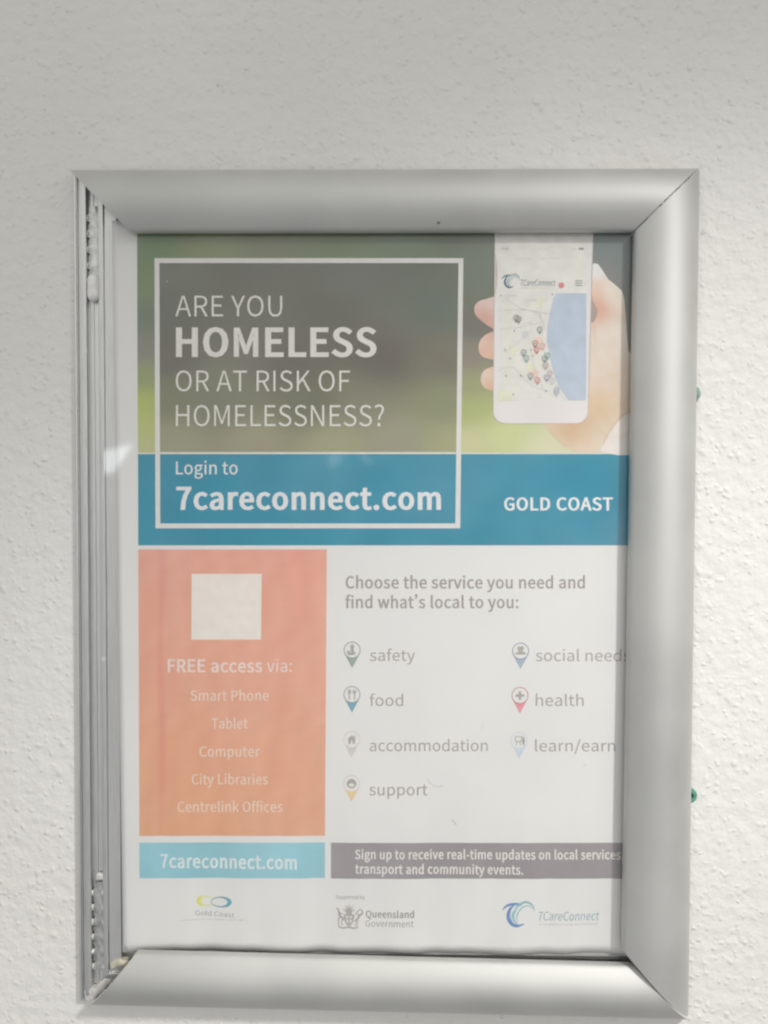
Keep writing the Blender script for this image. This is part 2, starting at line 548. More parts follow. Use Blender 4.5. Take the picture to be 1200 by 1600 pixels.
def clip(y0, y1, x_in0, x_in1, pitch, dtop, end):
    """y0..y1 in photo pixels; x_in offsets from the channel's outer edge"""
    root = None
    L, Rr = [], []
    nt = int(round((y1 - y0) / pitch))
    for i in range(nt):
        ya = y0 + (y1 - y0) * i / nt; yb = y0 + (y1 - y0) * (i + .42) / nt; yc = y0 + (y1 - y0) * (i + .55) / nt
        yd = y0 + (y1 - y0) * (i + .95) / nt
        for yy, ex in ((ya, 0), (yb, 0), (yc, 3.4), (yd, 3.4)):
            j = random.uniform(-.5, .5)
            L.append((base_x(yy) + x_in0 - ex + j * .5, yy)); Rr.append((base_x(yy) + x_in1 + ex * .7 + j * .5, yy))
    V, F = [], []
    n = len(L)
    for d in (1.5, dtop):
        for i in range(n):
            for f in (0, .25, .5, .75, 1):
                x = lerp(L[i][0], Rr[i][0], f)
                bow = (.35 * (1 - (2 * f - 1) ** 2) if d == dtop else 0)
                q = U(x, L[i][1], d); V.append(B(q[0], q[1], d + bow + (random.uniform(-.06, .06) if d == dtop else 0)))
    W5 = 5
    for i in range(n - 1):
        for k in range(W5 - 1):
            a = n * W5 + i * W5 + k
            F.append((a, a + 1, a + W5 + 1, a + W5))
        for k in (0, W5 - 1):
            a = i * W5 + k
            F.append((a, a + W5, a + W5 + n * W5, a + n * W5))
    for i in (0, n - 1):
        for k in range(W5 - 1):
            a = i * W5 + k
            F.append((a, a + 1, a + 1 + n * W5, a + n * W5))
    o = mesh('spring_clip', V, F, MAT_CLIP, bl)
    autosmooth(o, 30)
    # bright burrs raised along both edges
    V, F = [], []
    for i in range(nt):
        yc = y0 + (y1 - y0) * (i + .72) / nt
        for side in (0, 1):
            x = base_x(yc) + (x_in0 - 3.6 if side == 0 else x_in1 + .4)
            q = U(x, yc, dtop)
            n0 = len(V)
            rx, rz, rd = random.uniform(.4, .6), random.uniform(.9, 1.5), random.uniform(.8, 1.4)
            for a in range(3):
                th = math.pi / 2 * (0, .35, 1)[a]
                for b_ in range(10):
                    ph = 2 * math.pi * b_ / 10
                    V.append(B(q[0] + rx * math.cos(th) * math.cos(ph) + .25 * math.sin(th), q[1] + rz * math.cos(th) * math.sin(ph),
                               dtop - .1 + rd * math.sin(th)))
            for a in range(2):
                for b_ in range(10):
                    c = (b_ + 1) % 10
                    F.append((n0 + a * 10 + b_, n0 + a * 10 + c, n0 + a * 10 + 10 + c, n0 + a * 10 + 10 + b_))
    t = mesh('clip_teeth', V, F, MAT_CUT, frame)
    t.parent = bl; t.matrix_parent_inverse = world_of(bl).inverted()
    return o


clip(322, 446, 24.5, 37, 24, 2.4, 0)
clip(1378, 1516, 24, 36.5, 23, 2.4, 1)


def capsule(name, xa, ya, xb, yb, r, d, mat, parent):
    """round-ended peg lying along the channel"""
    a = U(xa, ya, d); b = U(xb, yb, d)
    ax = (b - a) / np.linalg.norm(b - a); nx = np.array([ax[1], -ax[0]])
    prof = [(-r * math.cos(math.pi / 2 * k / 6), r * math.sin(math.pi / 2 * k / 6)) for k in range(7)]
    ln = np.linalg.norm(b - a)
    prof = prof + [(ln + r * math.sin(math.pi / 2 * k / 6), r * math.cos(math.pi / 2 * k / 6)) for k in range(7)]
    V, F = [], []
    K = 20
    for t, rr in prof:
        for k in range(K):
            ph = 2 * math.pi * k / K
            q = a + ax * t + nx * rr * math.cos(ph)
            V.append(B(q[0], q[1], d + rr * math.sin(ph)))
    for i in range(len(prof) - 1):
        for k in range(K):
            c = (k + 1) % K
            F.append((i * K + k, i * K + c, i * K + K + c, i * K + K + k))
    return mesh(name, V, F, mat, parent, True)


capsule('clip_peg', 146.5, 438, 146.2, 462, 2.35, 2.9, MAT_WHITE, bl)
box_px('clip_glint', 152, 1364, 162, 1373, 1.6, 3.6, MAT_CUT, bl, .3)  # bright block put in for the glint at the lower clip's end

# bottom-left corner: broken corner piece, and a strip added for the rail's bright cut
def blob_px(name, pts, d0, d1, mat, parent, jit=.15):
    q = [U(x, y, (d0 + d1) / 2) for x, y in pts]
    n = len(q)
    c = np.mean(q, 0)
    V = [B(a[0], a[1], d0) for a in q] + [B(a[0] + random.uniform(-jit, jit), a[1] + random.uniform(-jit, jit), d1 + random.uniform(-jit, jit)) for a in q]
    V += [B(*(c + (a - c) * .6), d1 + .35 + random.uniform(-jit, jit)) for a in q]
    F = [tuple(reversed(range(n)))]
    for k in range(2):
        for i in range(n):
            j = (i + 1) % n
            F.append((k * n + i, k * n + j, k * n + n + j, k * n + n + i))
    F.append(tuple(range(2 * n, 3 * n)))
    o = mesh(name, V, F, mat, parent)
    return autosmooth(o, 50)


blob_px('corner_bit', [(174, 1502), (184, 1496), (203, 1498), (204, 1504), (190, 1507), (177, 1511)], 1.4, 4.2, MAT_KEY, frame)
blob_px('corner_bit', [(133, 1547), (141, 1540), (150, 1540), (172, 1519), (186, 1508), (190, 1512), (176, 1530), (152, 1556), (142, 1564), (135, 1560)], 1.4, 3.0, MAT_CUT, frame)  # added pale strip, stands in for the light band of the rail's cut end


# ------------------------------------------------------------------ poster
PD = 4.35


def buckle(x, z):
    """how far the paper stands off its plane, mm: it has cockled along the bottom edge"""
    x = np.asarray(x); z = np.asarray(z)
    t = np.clip((-z - 60) / 82, 0, 1.15)
    low = (.38 * np.sin(x * .125 + .6) + .24 * np.sin(x * .29 + 2.1 - z * .02)) * t ** 1.8
    low = low + (.045 * np.sin(x * .55 + 1.5 * np.sin(z * .06)) + .03 * np.sin(x * .83 - z * .05 + 1)) * np.clip(t * 1.6, 0, 1)
    mid = .035 * np.sin(x * .16 + z * .045 + np.sin(z * .09)) + .07 * np.sin(x * .05 + z * .033) * np.sin(z * .041 + 1)
    return low + mid


_layer = [0]


def to_paper(pts, lift):
    pts = np.asarray(pts, float)
    q = unproject(pts[:, 0], pts[:, 1], PD)
    d = PD + buckle(q[:, 0], q[:, 1]) + lift
    return [B(a[0], a[1], k) for a, k in zip(q, d)]


poster = empty('poster', B(*U(560, 1487, PD), PD), 'faded notice about a homelessness service behind the frame\'s clear plastic sheet', 'poster')

L1, L2, L3, L4, L5 = .035, .07, .105, .14, .175      # print layers, mm above the paper


def grid(name, fx0, fx1, y0, y1, mat, parent, lift, nx=40, ny=40, solid=0.0):
    """quad whose left/right edges are functions (or numbers) of photo y"""
    gx0 = fx0 if callable(fx0) else (lambda y: fx0)
    gx1 = fx1 if callable(fx1) else (lambda y: fx1)
    gy0 = y0 if callable(y0) else (lambda x: y0)
    gy1 = y1 if callable(y1) else (lambda x: y1)
    pts = []
    for j in range(ny + 1):
        for i in range(nx + 1):
            u = i / nx; v = j / ny
            yy = lerp(gy0(u), gy1(u), v)
            pts.append((lerp(gx0(yy), gx1(yy), u), yy))
    V = to_paper(pts, lift)
    N = len(V)
    W = nx + 1
    F = [(j * W + i, (j + 1) * W + i, (j + 1) * W + i + 1, j * W + i + 1) for j in range(ny) for i in range(nx)]
    if solid:
        V = V + to_paper(pts, lift - solid)
        F += [tuple(reversed([k + N for k in f])) for f in F]
        for i in range(nx):
            F.append((i, i + 1, N + i + 1, N + i)); a = ny * W + i
            F.append((a + 1, a, N + a, N + a + 1))
        for j in range(ny):
            a = j * W; F.append((a + W, a, N + a, N + a + W)); a = j * W + nx
            F.append((a, a + W, N + a + W, N + a))
    return mesh(name, V, F, mat, parent, True)


def line(x0, y0, x1, y1):
    return lambda y: x0 + (x1 - x0) * (y - y0) / (y1 - y0)


def poly(name, loops, mat, parent, lift):
    """filled outline(s) in photo pixels; extra loops are holes or islands"""
    big = max(max(p[k] for p in loops[0]) - min(p[k] for p in loops[0]) for k in (0, 1))
    V, F = fill_dense(loops[0], max(5, big / 14)) if len(loops) == 1 and big > 20 else fill(loops)
    return mesh(name, to_paper(V, lift), F, mat, parent)


def fill_dense(loop, step):
    """one outline filled with many small faces, so that it follows the cockled paper"""
    from mathutils.geometry import delaunay_2d_cdt
    n = len(loop)
    xs = [p[0] for p in loop]; ys = [p[1] for p in loop]
    pts = [Vector(p) for p in loop]
    y = min(ys) + step / 2
    while y < max(ys):
        x = min(xs) + step / 2
        while x < max(xs):
            ins = False
            for i in range(n):
                (xa, ya), (xb, yb) = loop[i - 1], loop[i]
                if (ya > y) != (yb > y) and x < (xb - xa) * (y - ya) / (yb - ya) + xa: ins = not ins
            if ins: pts.append(Vector((x, y)))
            x += step
        y += step
    v, _, f, *_ = delaunay_2d_cdt(pts, [(i, (i + 1) % n) for i in range(n)], [list(range(n))], 1, 1e-4)
    v = [(p[0], p[1]) for p in v]
    F = []
    for t in f:
        a, b, c = (v[k] for k in t[:3])
        cr_ = (b[0] - a[0]) * (c[1] - a[1]) - (b[1] - a[1]) * (c[0] - a[0])
        F.append(tuple(t) if cr_ < 0 else tuple(reversed(t)))
    return v, F


def fill(loops):
    flat = [p for lp in loops for p in lp]
    if len(loops) > 1:                         # separate islands, each with the holes that lie in it
        def area(c): return sum(c[i - 1][0] * c[i][1] - c[i][0] * c[i - 1][1] for i in range(len(c))) / 2
        def inside(p, c):
            r = False
            for i in range(len(c)):
                (xa, ya), (xb, yb) = c[i - 1], c[i]
                if (ya > p[1]) != (yb > p[1]) and p[0] < (xb - xa) * (p[1] - ya) / (yb - ya) + xa: r = not r
            return r
        start = np.cumsum([0] + [len(c) for c in loops])
        par = [[j for j in range(len(loops)) if j != i and abs(area(loops[j])) > abs(area(loops[i])) and inside(loops[i][0], loops[j])] for i in range(len(loops))]
        groups = [[i] + [j for j in range(len(loops)) if len(par[j]) == len(par[i]) + 1 and i in par[j]] for i in range(len(loops)) if len(par[i]) % 2 == 0]
        if len(groups) > 1:
            F = []
            for g in groups:
                ids = [int(start[j]) + k for j in g for k in range(len(loops[j]))]
                _, f = fill([loops[j] for j in g])
                F += [tuple(ids[k] for k in t) for t in f]
            return flat, F
    tris = tessellate_polygon([[Vector((p[0], p[1], 0)) for p in lp] for lp in loops])
    out = []
    for t in tris:
        a, b, c = (flat[k] for k in t)
        cr = (b[0] - a[0]) * (c[1] - a[1]) - (b[1] - a[1]) * (c[0] - a[0])
        out.append(tuple(t) if cr < 0 else tuple(reversed(t)))
    return flat, out


def smooth_loop(pts, n=6):
    """closed Catmull-Rom through the points"""
    out = []
    N = len(pts)
    P = [np.array(p, float) for p in pts]
    for i in range(N):
        p0, p1, p2, p3 = P[i - 1], P[i], P[(i + 1) % N], P[(i + 2) % N]
        for k in range(n):
            t = k / n
            out.append(tuple(.5 * (2 * p1 + (p2 - p0) * t + (2 * p0 - 5 * p1 + 4 * p2 - p3) * t * t + (3 * p1 - p0 - 3 * p2 + p3) * t ** 3)))
    return out


def circle(cx, cy, r, n=28, ry=None):
    ry = ry or r
    return [(cx + r * math.cos(2 * math.pi * k / n), cy + ry * math.sin(2 * math.pi * k / n)) for k in range(n)]


def stroke(pts, w0, w1=None, n=10, taper=False):
    """tapered ribbon along a smooth open path, returned as one loop"""
    P = [np.array(p, float) for p in pts]
    path = []
    for i in range(len(P) - 1):
        p0, p1, p2, p3 = P[max(i - 1, 0)], P[i], P[i + 1], P[min(i + 2, len(P) - 1)]
        for k in range(n):
            t = k / n
            path.append(.5 * (2 * p1 + (p2 - p0) * t + (2 * p0 - 5 * p1 + 4 * p2 - p3) * t * t + (3 * p1 - p0 - 3 * p2 + p3) * t ** 3))
    path.append(P[-1])
    Lf, Rt = [], []
    m = len(path)
    for i, p in enumerate(path):
        d = path[min(i + 1, m - 1)] - path[max(i - 1, 0)]
        d = d / (np.linalg.norm(d) + 1e-9); nn = np.array([-d[1], d[0]])
        t = i / (m - 1)
        w = (w0 * math.sin(math.pi * min(1, max(0, t))) ** .7 + .15) if taper else lerp(w0, w1 if w1 is not None else w0, t)
        Lf.append(tuple(p + nn * w / 2)); Rt.append(tuple(p - nn * w / 2))
    return Lf + Rt[::-1]


GLYPHS = {',':(194,'53,-133 107,-98 142,-49 155,13 148,54 130,79 101,88 77,83 59,67 53,43 59,19 76,4 99,-1 107,-1 98,-40 74,-72 37,-95'),
'-':(243,'32,172 211,172 211,221 32,221'),
'.':(194,'97,-9 121,-3 137,14 144,39 137,65 121,82 97,88 74,82 57,65 51,39 57,14 74,-3'),
'/':(274,'8,-125 55,-125 264,556 218,556'),
'7':(388,'139,0 205,0 221,178 265,328 356,475 356,513 34,513 34,459 284,459 203,321 158,174'),
':':(194,'97,273 121,279 137,296 144,322 137,348 121,365 97,371 74,365 57,348 51,322 57,296 74,279|97,-9 121,-3 137,14 144,39 137,65 121,82 97,88 74,82 57,65 51,39 57,14 74,-3'),
'?':(332,'125,155 181,155 205,247 263,322 295,409 278,476 233,518 164,534 111,525 67,502 30,469 67,436 93,460 123,475 157,480 199,470 224,443 232,405 201,330 145,255|155,-9 178,-3 195,14 202,39 195,65 178,82 155,88 131,82 115,65 109,39 115,14 131,-3'),
'A':(426,'3,0 68,0 118,157 305,157 354,0 423,0 249,513 176,513|134,208 159,287 177,345 194,402 210,461 213,461 230,402 247,345 265,287 289,208'),
'C':(447,'264,-9 325,0 377,25 422,64 386,106 351,74 312,55 267,48 182,73 127,146 107,258 128,369 184,440 269,466 310,460 344,443 374,417 409,459 373,490 326,513 268,522 151,490 71,399 41,256 70,113 149,23'),
'D':(482,'71,0 202,0 332,31 413,119 440,258 413,397 332,484 199,513 71,513|135,53 135,461 193,461 294,437 354,369 374,258 354,148 294,78 193,53'),
'E':(412,'71,0 374,0 374,55 135,55 135,242 330,242 330,298 135,298 135,459 366,459 366,513 71,513'),
'F':(386,'71,0 135,0 135,230 331,230 331,285 135,285 135,459 366,459 366,513 71,513'),
'G':(482,'272,-9 337,-1 390,20 431,50 431,266 262,266 262,212 371,212 371,78 346,62 314,51 279,48 185,73 127,146 107,258 128,369 188,440 278,466 324,459 360,442 389,417 424,459 388,489 339,513 276,522 155,490 71,399 41,256 71,113 152,23'),
'H':(510,'71,0 135,0 135,242 375,242 375,0 440,0 440,513 375,513 375,298 135,298 135,513 71,513'),
'I':(205,'71,0 135,0 135,513 71,513'),
'K':(452,'71,0 135,0 135,162 223,268 377,0 450,0 264,319 425,513 352,513 137,256 135,256 135,513 71,513'),
'L':(380,'71,0 360,0 360,55 135,55 135,513 71,513'),
'M':(568,'71,0 129,0 129,284 128,333 124,386 120,436 123,436 165,319 262,52 305,52 402,319 443,436 446,436 442,386 439,333 438,284 438,0 498,0 498,513 420,513 322,239 311,203 299,168 286,132 284,132 271,168 259,203 246,239 148,513 71,513'),
'N':(506,'71,0 132,0 132,270 130,324 127,377 124,430 127,430 182,324 369,0 436,0 436,513 374,513 374,246 375,192 379,137 383,84 380,84 324,190 137,513 71,513'),
'O':(519,'260,-9 374,24 451,116 479,258 451,400 374,491 260,522 146,491 69,400 41,258 69,116 146,24|260,48 179,74 126,147 107,258 126,369 179,440 260,466 340,440 393,369 412,258 393,147 340,74'),
'P':(443,'71,0 135,0 135,204 220,204 319,221 385,273 409,363 385,452 318,499 217,513 71,513|135,257 135,461 209,461 284,452 329,421 345,363 330,303 286,268 211,257'),
'Q':(519,'260,45 179,71 126,145 107,258 126,369 179,440 260,466 340,440 393,369 412,258 393,145 340,71|417,-129 446,-127 471,-123 490,-117 478,-67 463,-71 445,-74 424,-75 372,-67 328,-44 298,-6 393,38 456,128 479,258 451,400 374,491 260,522 146,491 69,400 41,258 64,126 130,35 228,-7 269,-70 332,-113'),
'R':(444,'135,270 135,461 221,461 289,452 332,423 346,370 332,314 289,281 221,270|352,0 425,0 295,225 356,252 396,300 410,370 387,454 324,500 231,513 71,513 71,0 135,0 135,218 228,218'),
'S':(417,'213,-9 306,11 366,63 387,137 373,200 335,244 282,274 209,305 169,324 137,350 123,391 135,431 168,457 219,466 264,460 302,443 336,418 370,459 328,492 277,514 219,522 136,505 79,457 57,387 74,324 114,281 162,255 235,223 279,201 310,174 321,131 309,87 272,58 214,48 161,56 113,78 72,111 34,67 84,26 144,0'),
'T':(419,'177,0 242,0 242,459 398,459 398,513 22,513 22,459 177,459'),
'U':(505,'253,-9 347,12 412,81 437,211 437,513 375,513 375,210 358,113 315,62 253,48 192,62 149,113 133,210 133,513 69,513 69,211 93,81 158,12'),
'Y':(372,'153,0 218,0 218,199 373,513 305,513 239,368 223,331 206,294 188,256 185,256 167,294 151,331 134,368 68,513 -1,513 153,199'),
'a':(394,'152,-9 197,-2 240,18 278,46 280,46 286,0 338,0 338,234 325,316 282,371 207,390 148,382 98,363 57,340 82,296 115,316 154,331 196,337 244,323 268,288 275,241 142,214 66,168 41,99 56,40 95,4|170,43 136,49 112,68 103,103 119,146 173,178 275,198 275,92 239,65 205,48'),
'b':(433,'232,-9 313,15 374,85 397,196 380,299 329,366 246,390 204,383 163,364 126,337 129,405 129,557 64,557 64,0 116,0 121,39 124,39 159,13 196,-3|221,45 193,48 162,61 129,84 129,284 164,313 197,330 230,336 288,318 321,270 331,195 316,115 278,63'),
'c':(357,'214,-9 259,-3 300,13 338,39 310,82 283,63 253,49 220,44 158,62 117,113 102,190 118,267 160,318 222,336 250,332 275,320 298,303 330,345 300,367 264,384 219,390 128,366 62,298 36,190 60,82 123,14'),
'd':(434,'194,-9 238,-2 277,18 310,45 312,45 317,0 370,0 370,557 305,557 305,411 309,346 276,370 242,385 202,390 120,366 60,296 37,190 57,82 111,14|208,45 151,62 115,112 103,190 118,267 157,318 213,336 244,332 274,319 305,296 305,97 274,68 242,50'),
'e':(388,'218,-9 266,-4 308,10 343,29 321,72 292,56 260,46 225,42 162,58 118,104 99,175 356,175 357,186 358,198 359,211 341,306 289,368 207,390 124,366 61,297 36,190 61,83 126,15|99,221 119,285 157,325 208,339 259,325 291,286 303,221'),
'f':(227,'23,328 75,328 75,0 139,0 139,328 219,328 219,380 139,380 139,440 145,482 162,507 193,515 206,514 221,511 235,505 249,555 230,561 209,565 186,567 123,551 87,508 75,441 75,380 23,377'),
'g':(395,'193,-175 295,-157 361,-109 385,-43 370,8 326,38 253,47 178,47 138,52 117,67 111,88 115,107 123,121 136,134 154,127 173,122 192,120 263,137 313,182 331,253 327,284 317,310 300,331 378,331 378,380 246,380 231,385 213,389 192,390 121,373 70,326 50,254 57,212 75,177 99,152 99,149 80,132 64,108 57,78 62,52 74,31 92,16 92,13 61,-12 42,-41 36,-74 56,-129 111,-163|192,164 152,175 123,206 111,254 122,302 151,333 192,343 233,333 262,302 273,254 262,206 233,175|202,-131 142,-123 105,-100 92,-64 96,-42 108,-21 130,0 147,-3 164,-5 179,-6 245,-6 287,-10 313,-26 322,-54 307,-91 266,-120'),
'h':(425,'64,0 129,0 129,276 164,308 197,328 232,334 274,324 297,291 305,232 305,0 368,0 368,241 356,323 318,373 252,390 204,381 163,358 126,326 129,405 129,557 64,557'),
'i':(192,'64,0 129,0 129,380 64,380|97,459 119,464 134,479 139,501 134,523 119,537 97,543 75,537 60,523 55,501 60,479 75,464'),
'k':(386,'64,0 127,0 127,100 199,183 310,0 380,0 236,227 363,380 291,380 130,180 127,180 127,557 64,557'),
'l':(199,'132,-9 147,-8 159,-6 169,-4 160,46 154,45 150,44 146,44 137,47 131,56 129,71 129,557 64,557 64,76 71,30 93,1'),
'm':(648,'64,0 129,0 129,276 162,308 194,328 224,334 264,324 287,291 295,232 295,0 359,0 359,276 393,308 424,328 454,334 494,324 518,291 525,232 525,0 589,0 589,241 576,323 538,373 474,390 429,381 388,355 348,317 327,356 293,381 243,390 200,381 160,358 125,325 123,325 117,380 64,380'),
'n':(427,'64,0 129,0 129,276 164,308 197,328 232,334 274,324 297,291 305,232 305,0 368,0 368,241 356,323 318,373 252,390 204,381 162,358 125,325 123,325 117,380 64,380'),
'o':(424,'212,-9 299,14 363,82 388,190 363,298 299,366 212,390 125,366 61,298 36,190 61,82 125,14|212,44 154,62 116,113 102,190 116,267 154,318 212,336 270,318 309,267 323,190 309,113 270,62'),
'p':(434,'64,-160 129,-160 129,-32 127,35 162,11 197,-4 232,-9 313,15 374,85 397,196 380,299 329,366 246,390 202,382 162,363 125,336 123,336 117,380 64,380|221,45 194,48 162,61 129,84 129,284 164,313 198,330 230,336 288,318 321,270 331,195 316,115 278,63'),
'r':(271,'64,0 129,0 129,244 158,296 191,324 224,333 238,332 250,330 261,326 273,382 261,387 248,389 232,390 192,380 155,353 125,311 123,311 117,380 64,380'),
's':(328,'164,-9 239,6 286,47 302,104 284,161 241,196 186,219 146,235 116,256 104,285 112,313 135,333 175,340 207,336 235,324 261,307 292,347 259,368 219,384 174,390 103,375 59,337 43,282 60,229 102,195 154,172 195,155 228,133 241,100 233,70 208,49 166,41 124,46 87,62 53,86 22,43 63,16 111,-2'),
't':(264,'183,-9 208,-7 232,-2 254,5 242,53 228,48 213,44 198,43 163,51 145,76 139,116 139,328 243,328 243,380 139,380 139,487 86,487 79,380 19,377 19,328 76,328 76,118 86,51 120,7'),
'u':(425,'176,-9 223,0 264,23 301,60 303,60 308,0 361,0 361,380 298,380 298,111 263,74 231,53 195,46 154,57 131,89 123,147 123,380 59,380 59,139 71,58 110,8'),
'v':(365,'146,0 221,0 356,380 293,380 221,164 209,126 197,89 186,52 182,52 171,89 159,126 147,164 76,380 9,380'),
'w':(561,'125,0 199,0 253,204 262,240 270,277 279,314 282,314 291,277 299,241 308,205 363,0 440,0 543,380 482,380 426,160 418,125 411,90 403,55 400,55 391,90 382,125 373,160 314,380 251,380 192,160 183,125 175,90 167,55 163,55 156,90 148,125 141,160 84,380 19,380'),
'y':(365,'71,-164 135,-146 181,-99 213,-32 356,380 293,380 225,169 215,134 204,98 194,62 190,62 177,98 165,135 153,169 76,380 9,380 162,-1 153,-29 134,-72 105,-101 68,-111 57,-110 47,-108 39,-105 26,-156 39,-160 54,-163'),
'’':(700,'34,419 48,393 91,422 123,467 136,524 128,558 108,582 81,590 54,584 38,567 33,545 38,522 54,506 77,500 84,501 91,503 96,506 88,474 67,443'),
' ':(156,'')}
CAP = 513.0
_q = [tuple(map(int, p.split(','))) for p in GLYPHS['\u2019'][1].split(' ')]
_m = min(p[0] for p in _q)
GLYPHS['\u2019'] = (190, ' '.join('%d,%d' % (x - _m + 45, y) for x, y in _q))
_g = {}


def glyph(ch, bold):
    """contours of a letter in font units; bold > 0 thickens, < 0 thins the strokes"""
    key = (ch, bold)
    if key in _g: return _g[key]
    adv, s = GLYPHS[ch]
    cs = [[tuple(map(float, q.split(','))) for q in c.split(' ')] for c in s.split('|')] if s else []
    def tess(loops):
        v, f = fill(loops)
        return sum(abs((v[b][0] - v[a][0]) * (v[c][1] - v[a][1]) - (v[b][1] - v[a][1]) * (v[c][0] - v[a][0])) / 2 for a, b, c in f)
    for att in range(6):
        res = thicken(cs, bold * .8 ** att)
        want = abs(sum(_area(c) for c in res)) if res else 0
        if not res or abs(tess(res) - want) < .012 * want: break
    _g[key] = (adv + max(bold, 0) * 1.4, res)
    return _g[key]


def thicken(cs, bold):
    res = []
    for c in cs:
        c = [p for i, p in enumerate(c) if math.hypot(p[0] - c[i - 1][0], p[1] - c[i - 1][1]) > 6]
        P = np.array(c)
        a = P - np.roll(P, 1, 0); b = np.roll(P, -1, 0) - P
        a /= np.linalg.norm(a, axis=1)[:, None] + 1e-9; b /= np.linalg.norm(b, axis=1)[:, None] + 1e-9
        na = np.stack([a[:, 1], -a[:, 0]], 1); nb = np.stack([b[:, 1], -b[:, 0]], 1)   # outward for counter-clockwise
        k = na + nb
        den = np.maximum((k * na).sum(1), .55)
        off = k / den[:, None]
        P = P + off * np.array([bold, bold * .62])
        res.append([tuple(p) for p in P])
    return res


# are outer contours counter-clockwise in this font?
def _area(c): return sum(c[i - 1][0] * c[i][1] - c[i][0] * c[i - 1][1] for i in range(len(c))) / 2
_sgn = 1 if _area([tuple(map(float, q.split(','))) for q in GLYPHS['H'][1].split('|')[0].split(' ')]) > 0 else -1


def text(name, body, x0, x1, base, cap, mat, parent, lift, bold=0.0, slant=0.0, base1=None, sag=None, spans=None):
    """one line of lettering from photo x0 to x1 standing on the baseline"""
    spans = spans or [(body, bold)]
    adv = 0; items = []
    for s, bo in spans:
        for ch in s:
            w, cs = glyph(ch, bo * _sgn)
            w = GLYPHS[ch][0] + max(bo, 0) * 1.4
            items.append((adv, cs)); adv += w
    xs = [a + p[0] for a, cs in items for c in cs for p in c]
    lo, hi = min(xs), max(xs)
    sx = (x1 - x0) / (hi - lo); sy = cap / CAP
    V, F = [], []
    for a, cs in items:
        if not cs: continue
        loops = [[(x0 + (a + p[0] - lo + slant * p[1]) * sx, base - p[1] * sy) for p in c] for c in cs]
        if base1 is not None:
            loops = [[(x, y + (base1 - base) * (x - x0) / (x1 - x0)) for x, y in c] for c in loops]
        if sag:
            loops = [[(x, y + sag((x - x0) / (x1 - x0))) for x, y in c] for c in loops]
        n0 = len(V)
        v, f = fill(loops)
        V += v; F += [tuple(n0 + k for k in t) for t in f]
    return mesh(name, to_paper(V, lift), F, mat, parent)


# --- paper
def paper_material():
    m, n, l, p = new_mat('print_paper')
    out, _, _ = noise_mix(n, l, (.785, .78, .775), (.815, .805, .80), 22, .35, .65, 3)
    l.new(out, p.inputs['Base Color'])
    p.inputs['Roughness'].default_value = .65
    p.inputs['Specular IOR Level'].default_value = .25
    return m


MAT_PAPER = paper_material()
paper_left = line(175, 362, 192.5, 1487)
paper = grid('paper', paper_left, 1012, 345, lambda u: 1485.5 + 5 * u + 1.0 * math.sin(u * 19 + 1) + .7 * math.sin(u * 47) + .4 * math.sin(u * 90 + 2), MAT_PAPER, poster, 0, 90, 90, .12)

# --- header photograph: soft out-of-focus green above, lime towards the bottom
def header_material():
    m, n, l, p = new_mat('printed_photo')
    at = n.new('ShaderNodeAttribute'); at.attribute_name = 'print'
    l.new(at.outputs['Color'], p.inputs['Base Color'])
    p.inputs['Roughness'].default_value = .55
    p.inputs['Specular IOR Level'].default_value = .25
    return m


MAT_HEADER = header_material()


def paint(o, fn, pts):
    ca = o.data.color_attributes.new('print', 'FLOAT_COLOR', 'POINT')
    for i, (x, y) in enumerate(pts):
        ca.data[i].color = (*fn(x, y), 1)


# printed colours of the picture at scattered places (photo x, y, colour shown, paper white there)
HDR = [(225, 380, (108, 124, 100), 182), (225, 440, (112, 126, 98), 182), (222, 500, (108, 118, 106), 184), (225, 545, (124, 122, 116), 186),
       (225, 590, (134, 142, 104), 188), (225, 630, (160, 170, 96), 190), (225, 665, (168, 174, 112), 192), (225, 700, (172, 172, 128), 194),
       (330, 378, (120, 126, 102), 180), (420, 380, (112, 116, 98), 180), (520, 378, (108, 118, 96), 181), (640, 380, (106, 118, 100), 182), (740, 385, (104, 112, 100), 184),
       (735, 450, (104, 112, 98), 186), (745, 505, (110, 108, 102), 188), (735, 560, (130, 124, 114), 190), (735, 600, (146, 148, 110), 192),
       (735, 640, (160, 168, 108), 194), (740, 690, (184, 184, 140), 198), (800, 680, (186, 194, 140), 200), (850, 700, (206, 204, 172), 203),
       (950, 380, (116, 124, 124), 188), (945, 430, (122, 122, 120), 190), (985, 400, (112, 122, 122), 188), (985, 600, (130, 130, 128), 196), (985, 700, (200, 196, 180), 204)]
BOX = [(260, 420, (112, 114, 106), 180), (400, 420, (104, 104, 98), 180), (560, 420, (106, 108, 102), 181), (700, 420, (104, 108, 100), 182),
       (262, 480, (108, 110, 104), 182), (480, 500, (104, 104, 98), 184), (690, 480, (104, 112, 104), 184), (262, 560, (110, 108, 102), 187),
       (450, 570, (108, 104, 98), 187), (600, 560, (110, 106, 100), 188), (700, 560, (118, 114, 104), 188), (265, 620, (124, 126, 104), 190),
       (350, 630, (120, 122, 104), 190), (480, 630, (114, 116, 100), 190), (560, 625, (128, 126, 112), 191), (700, 630, (134, 138, 108), 192),
       (265, 690, (148, 146, 124), 193), (400, 690, (152, 148, 126), 194), (520, 695, (154, 152, 122), 195), (620, 690, (148, 146, 126), 195), (705, 690, (156, 156, 122), 196)]


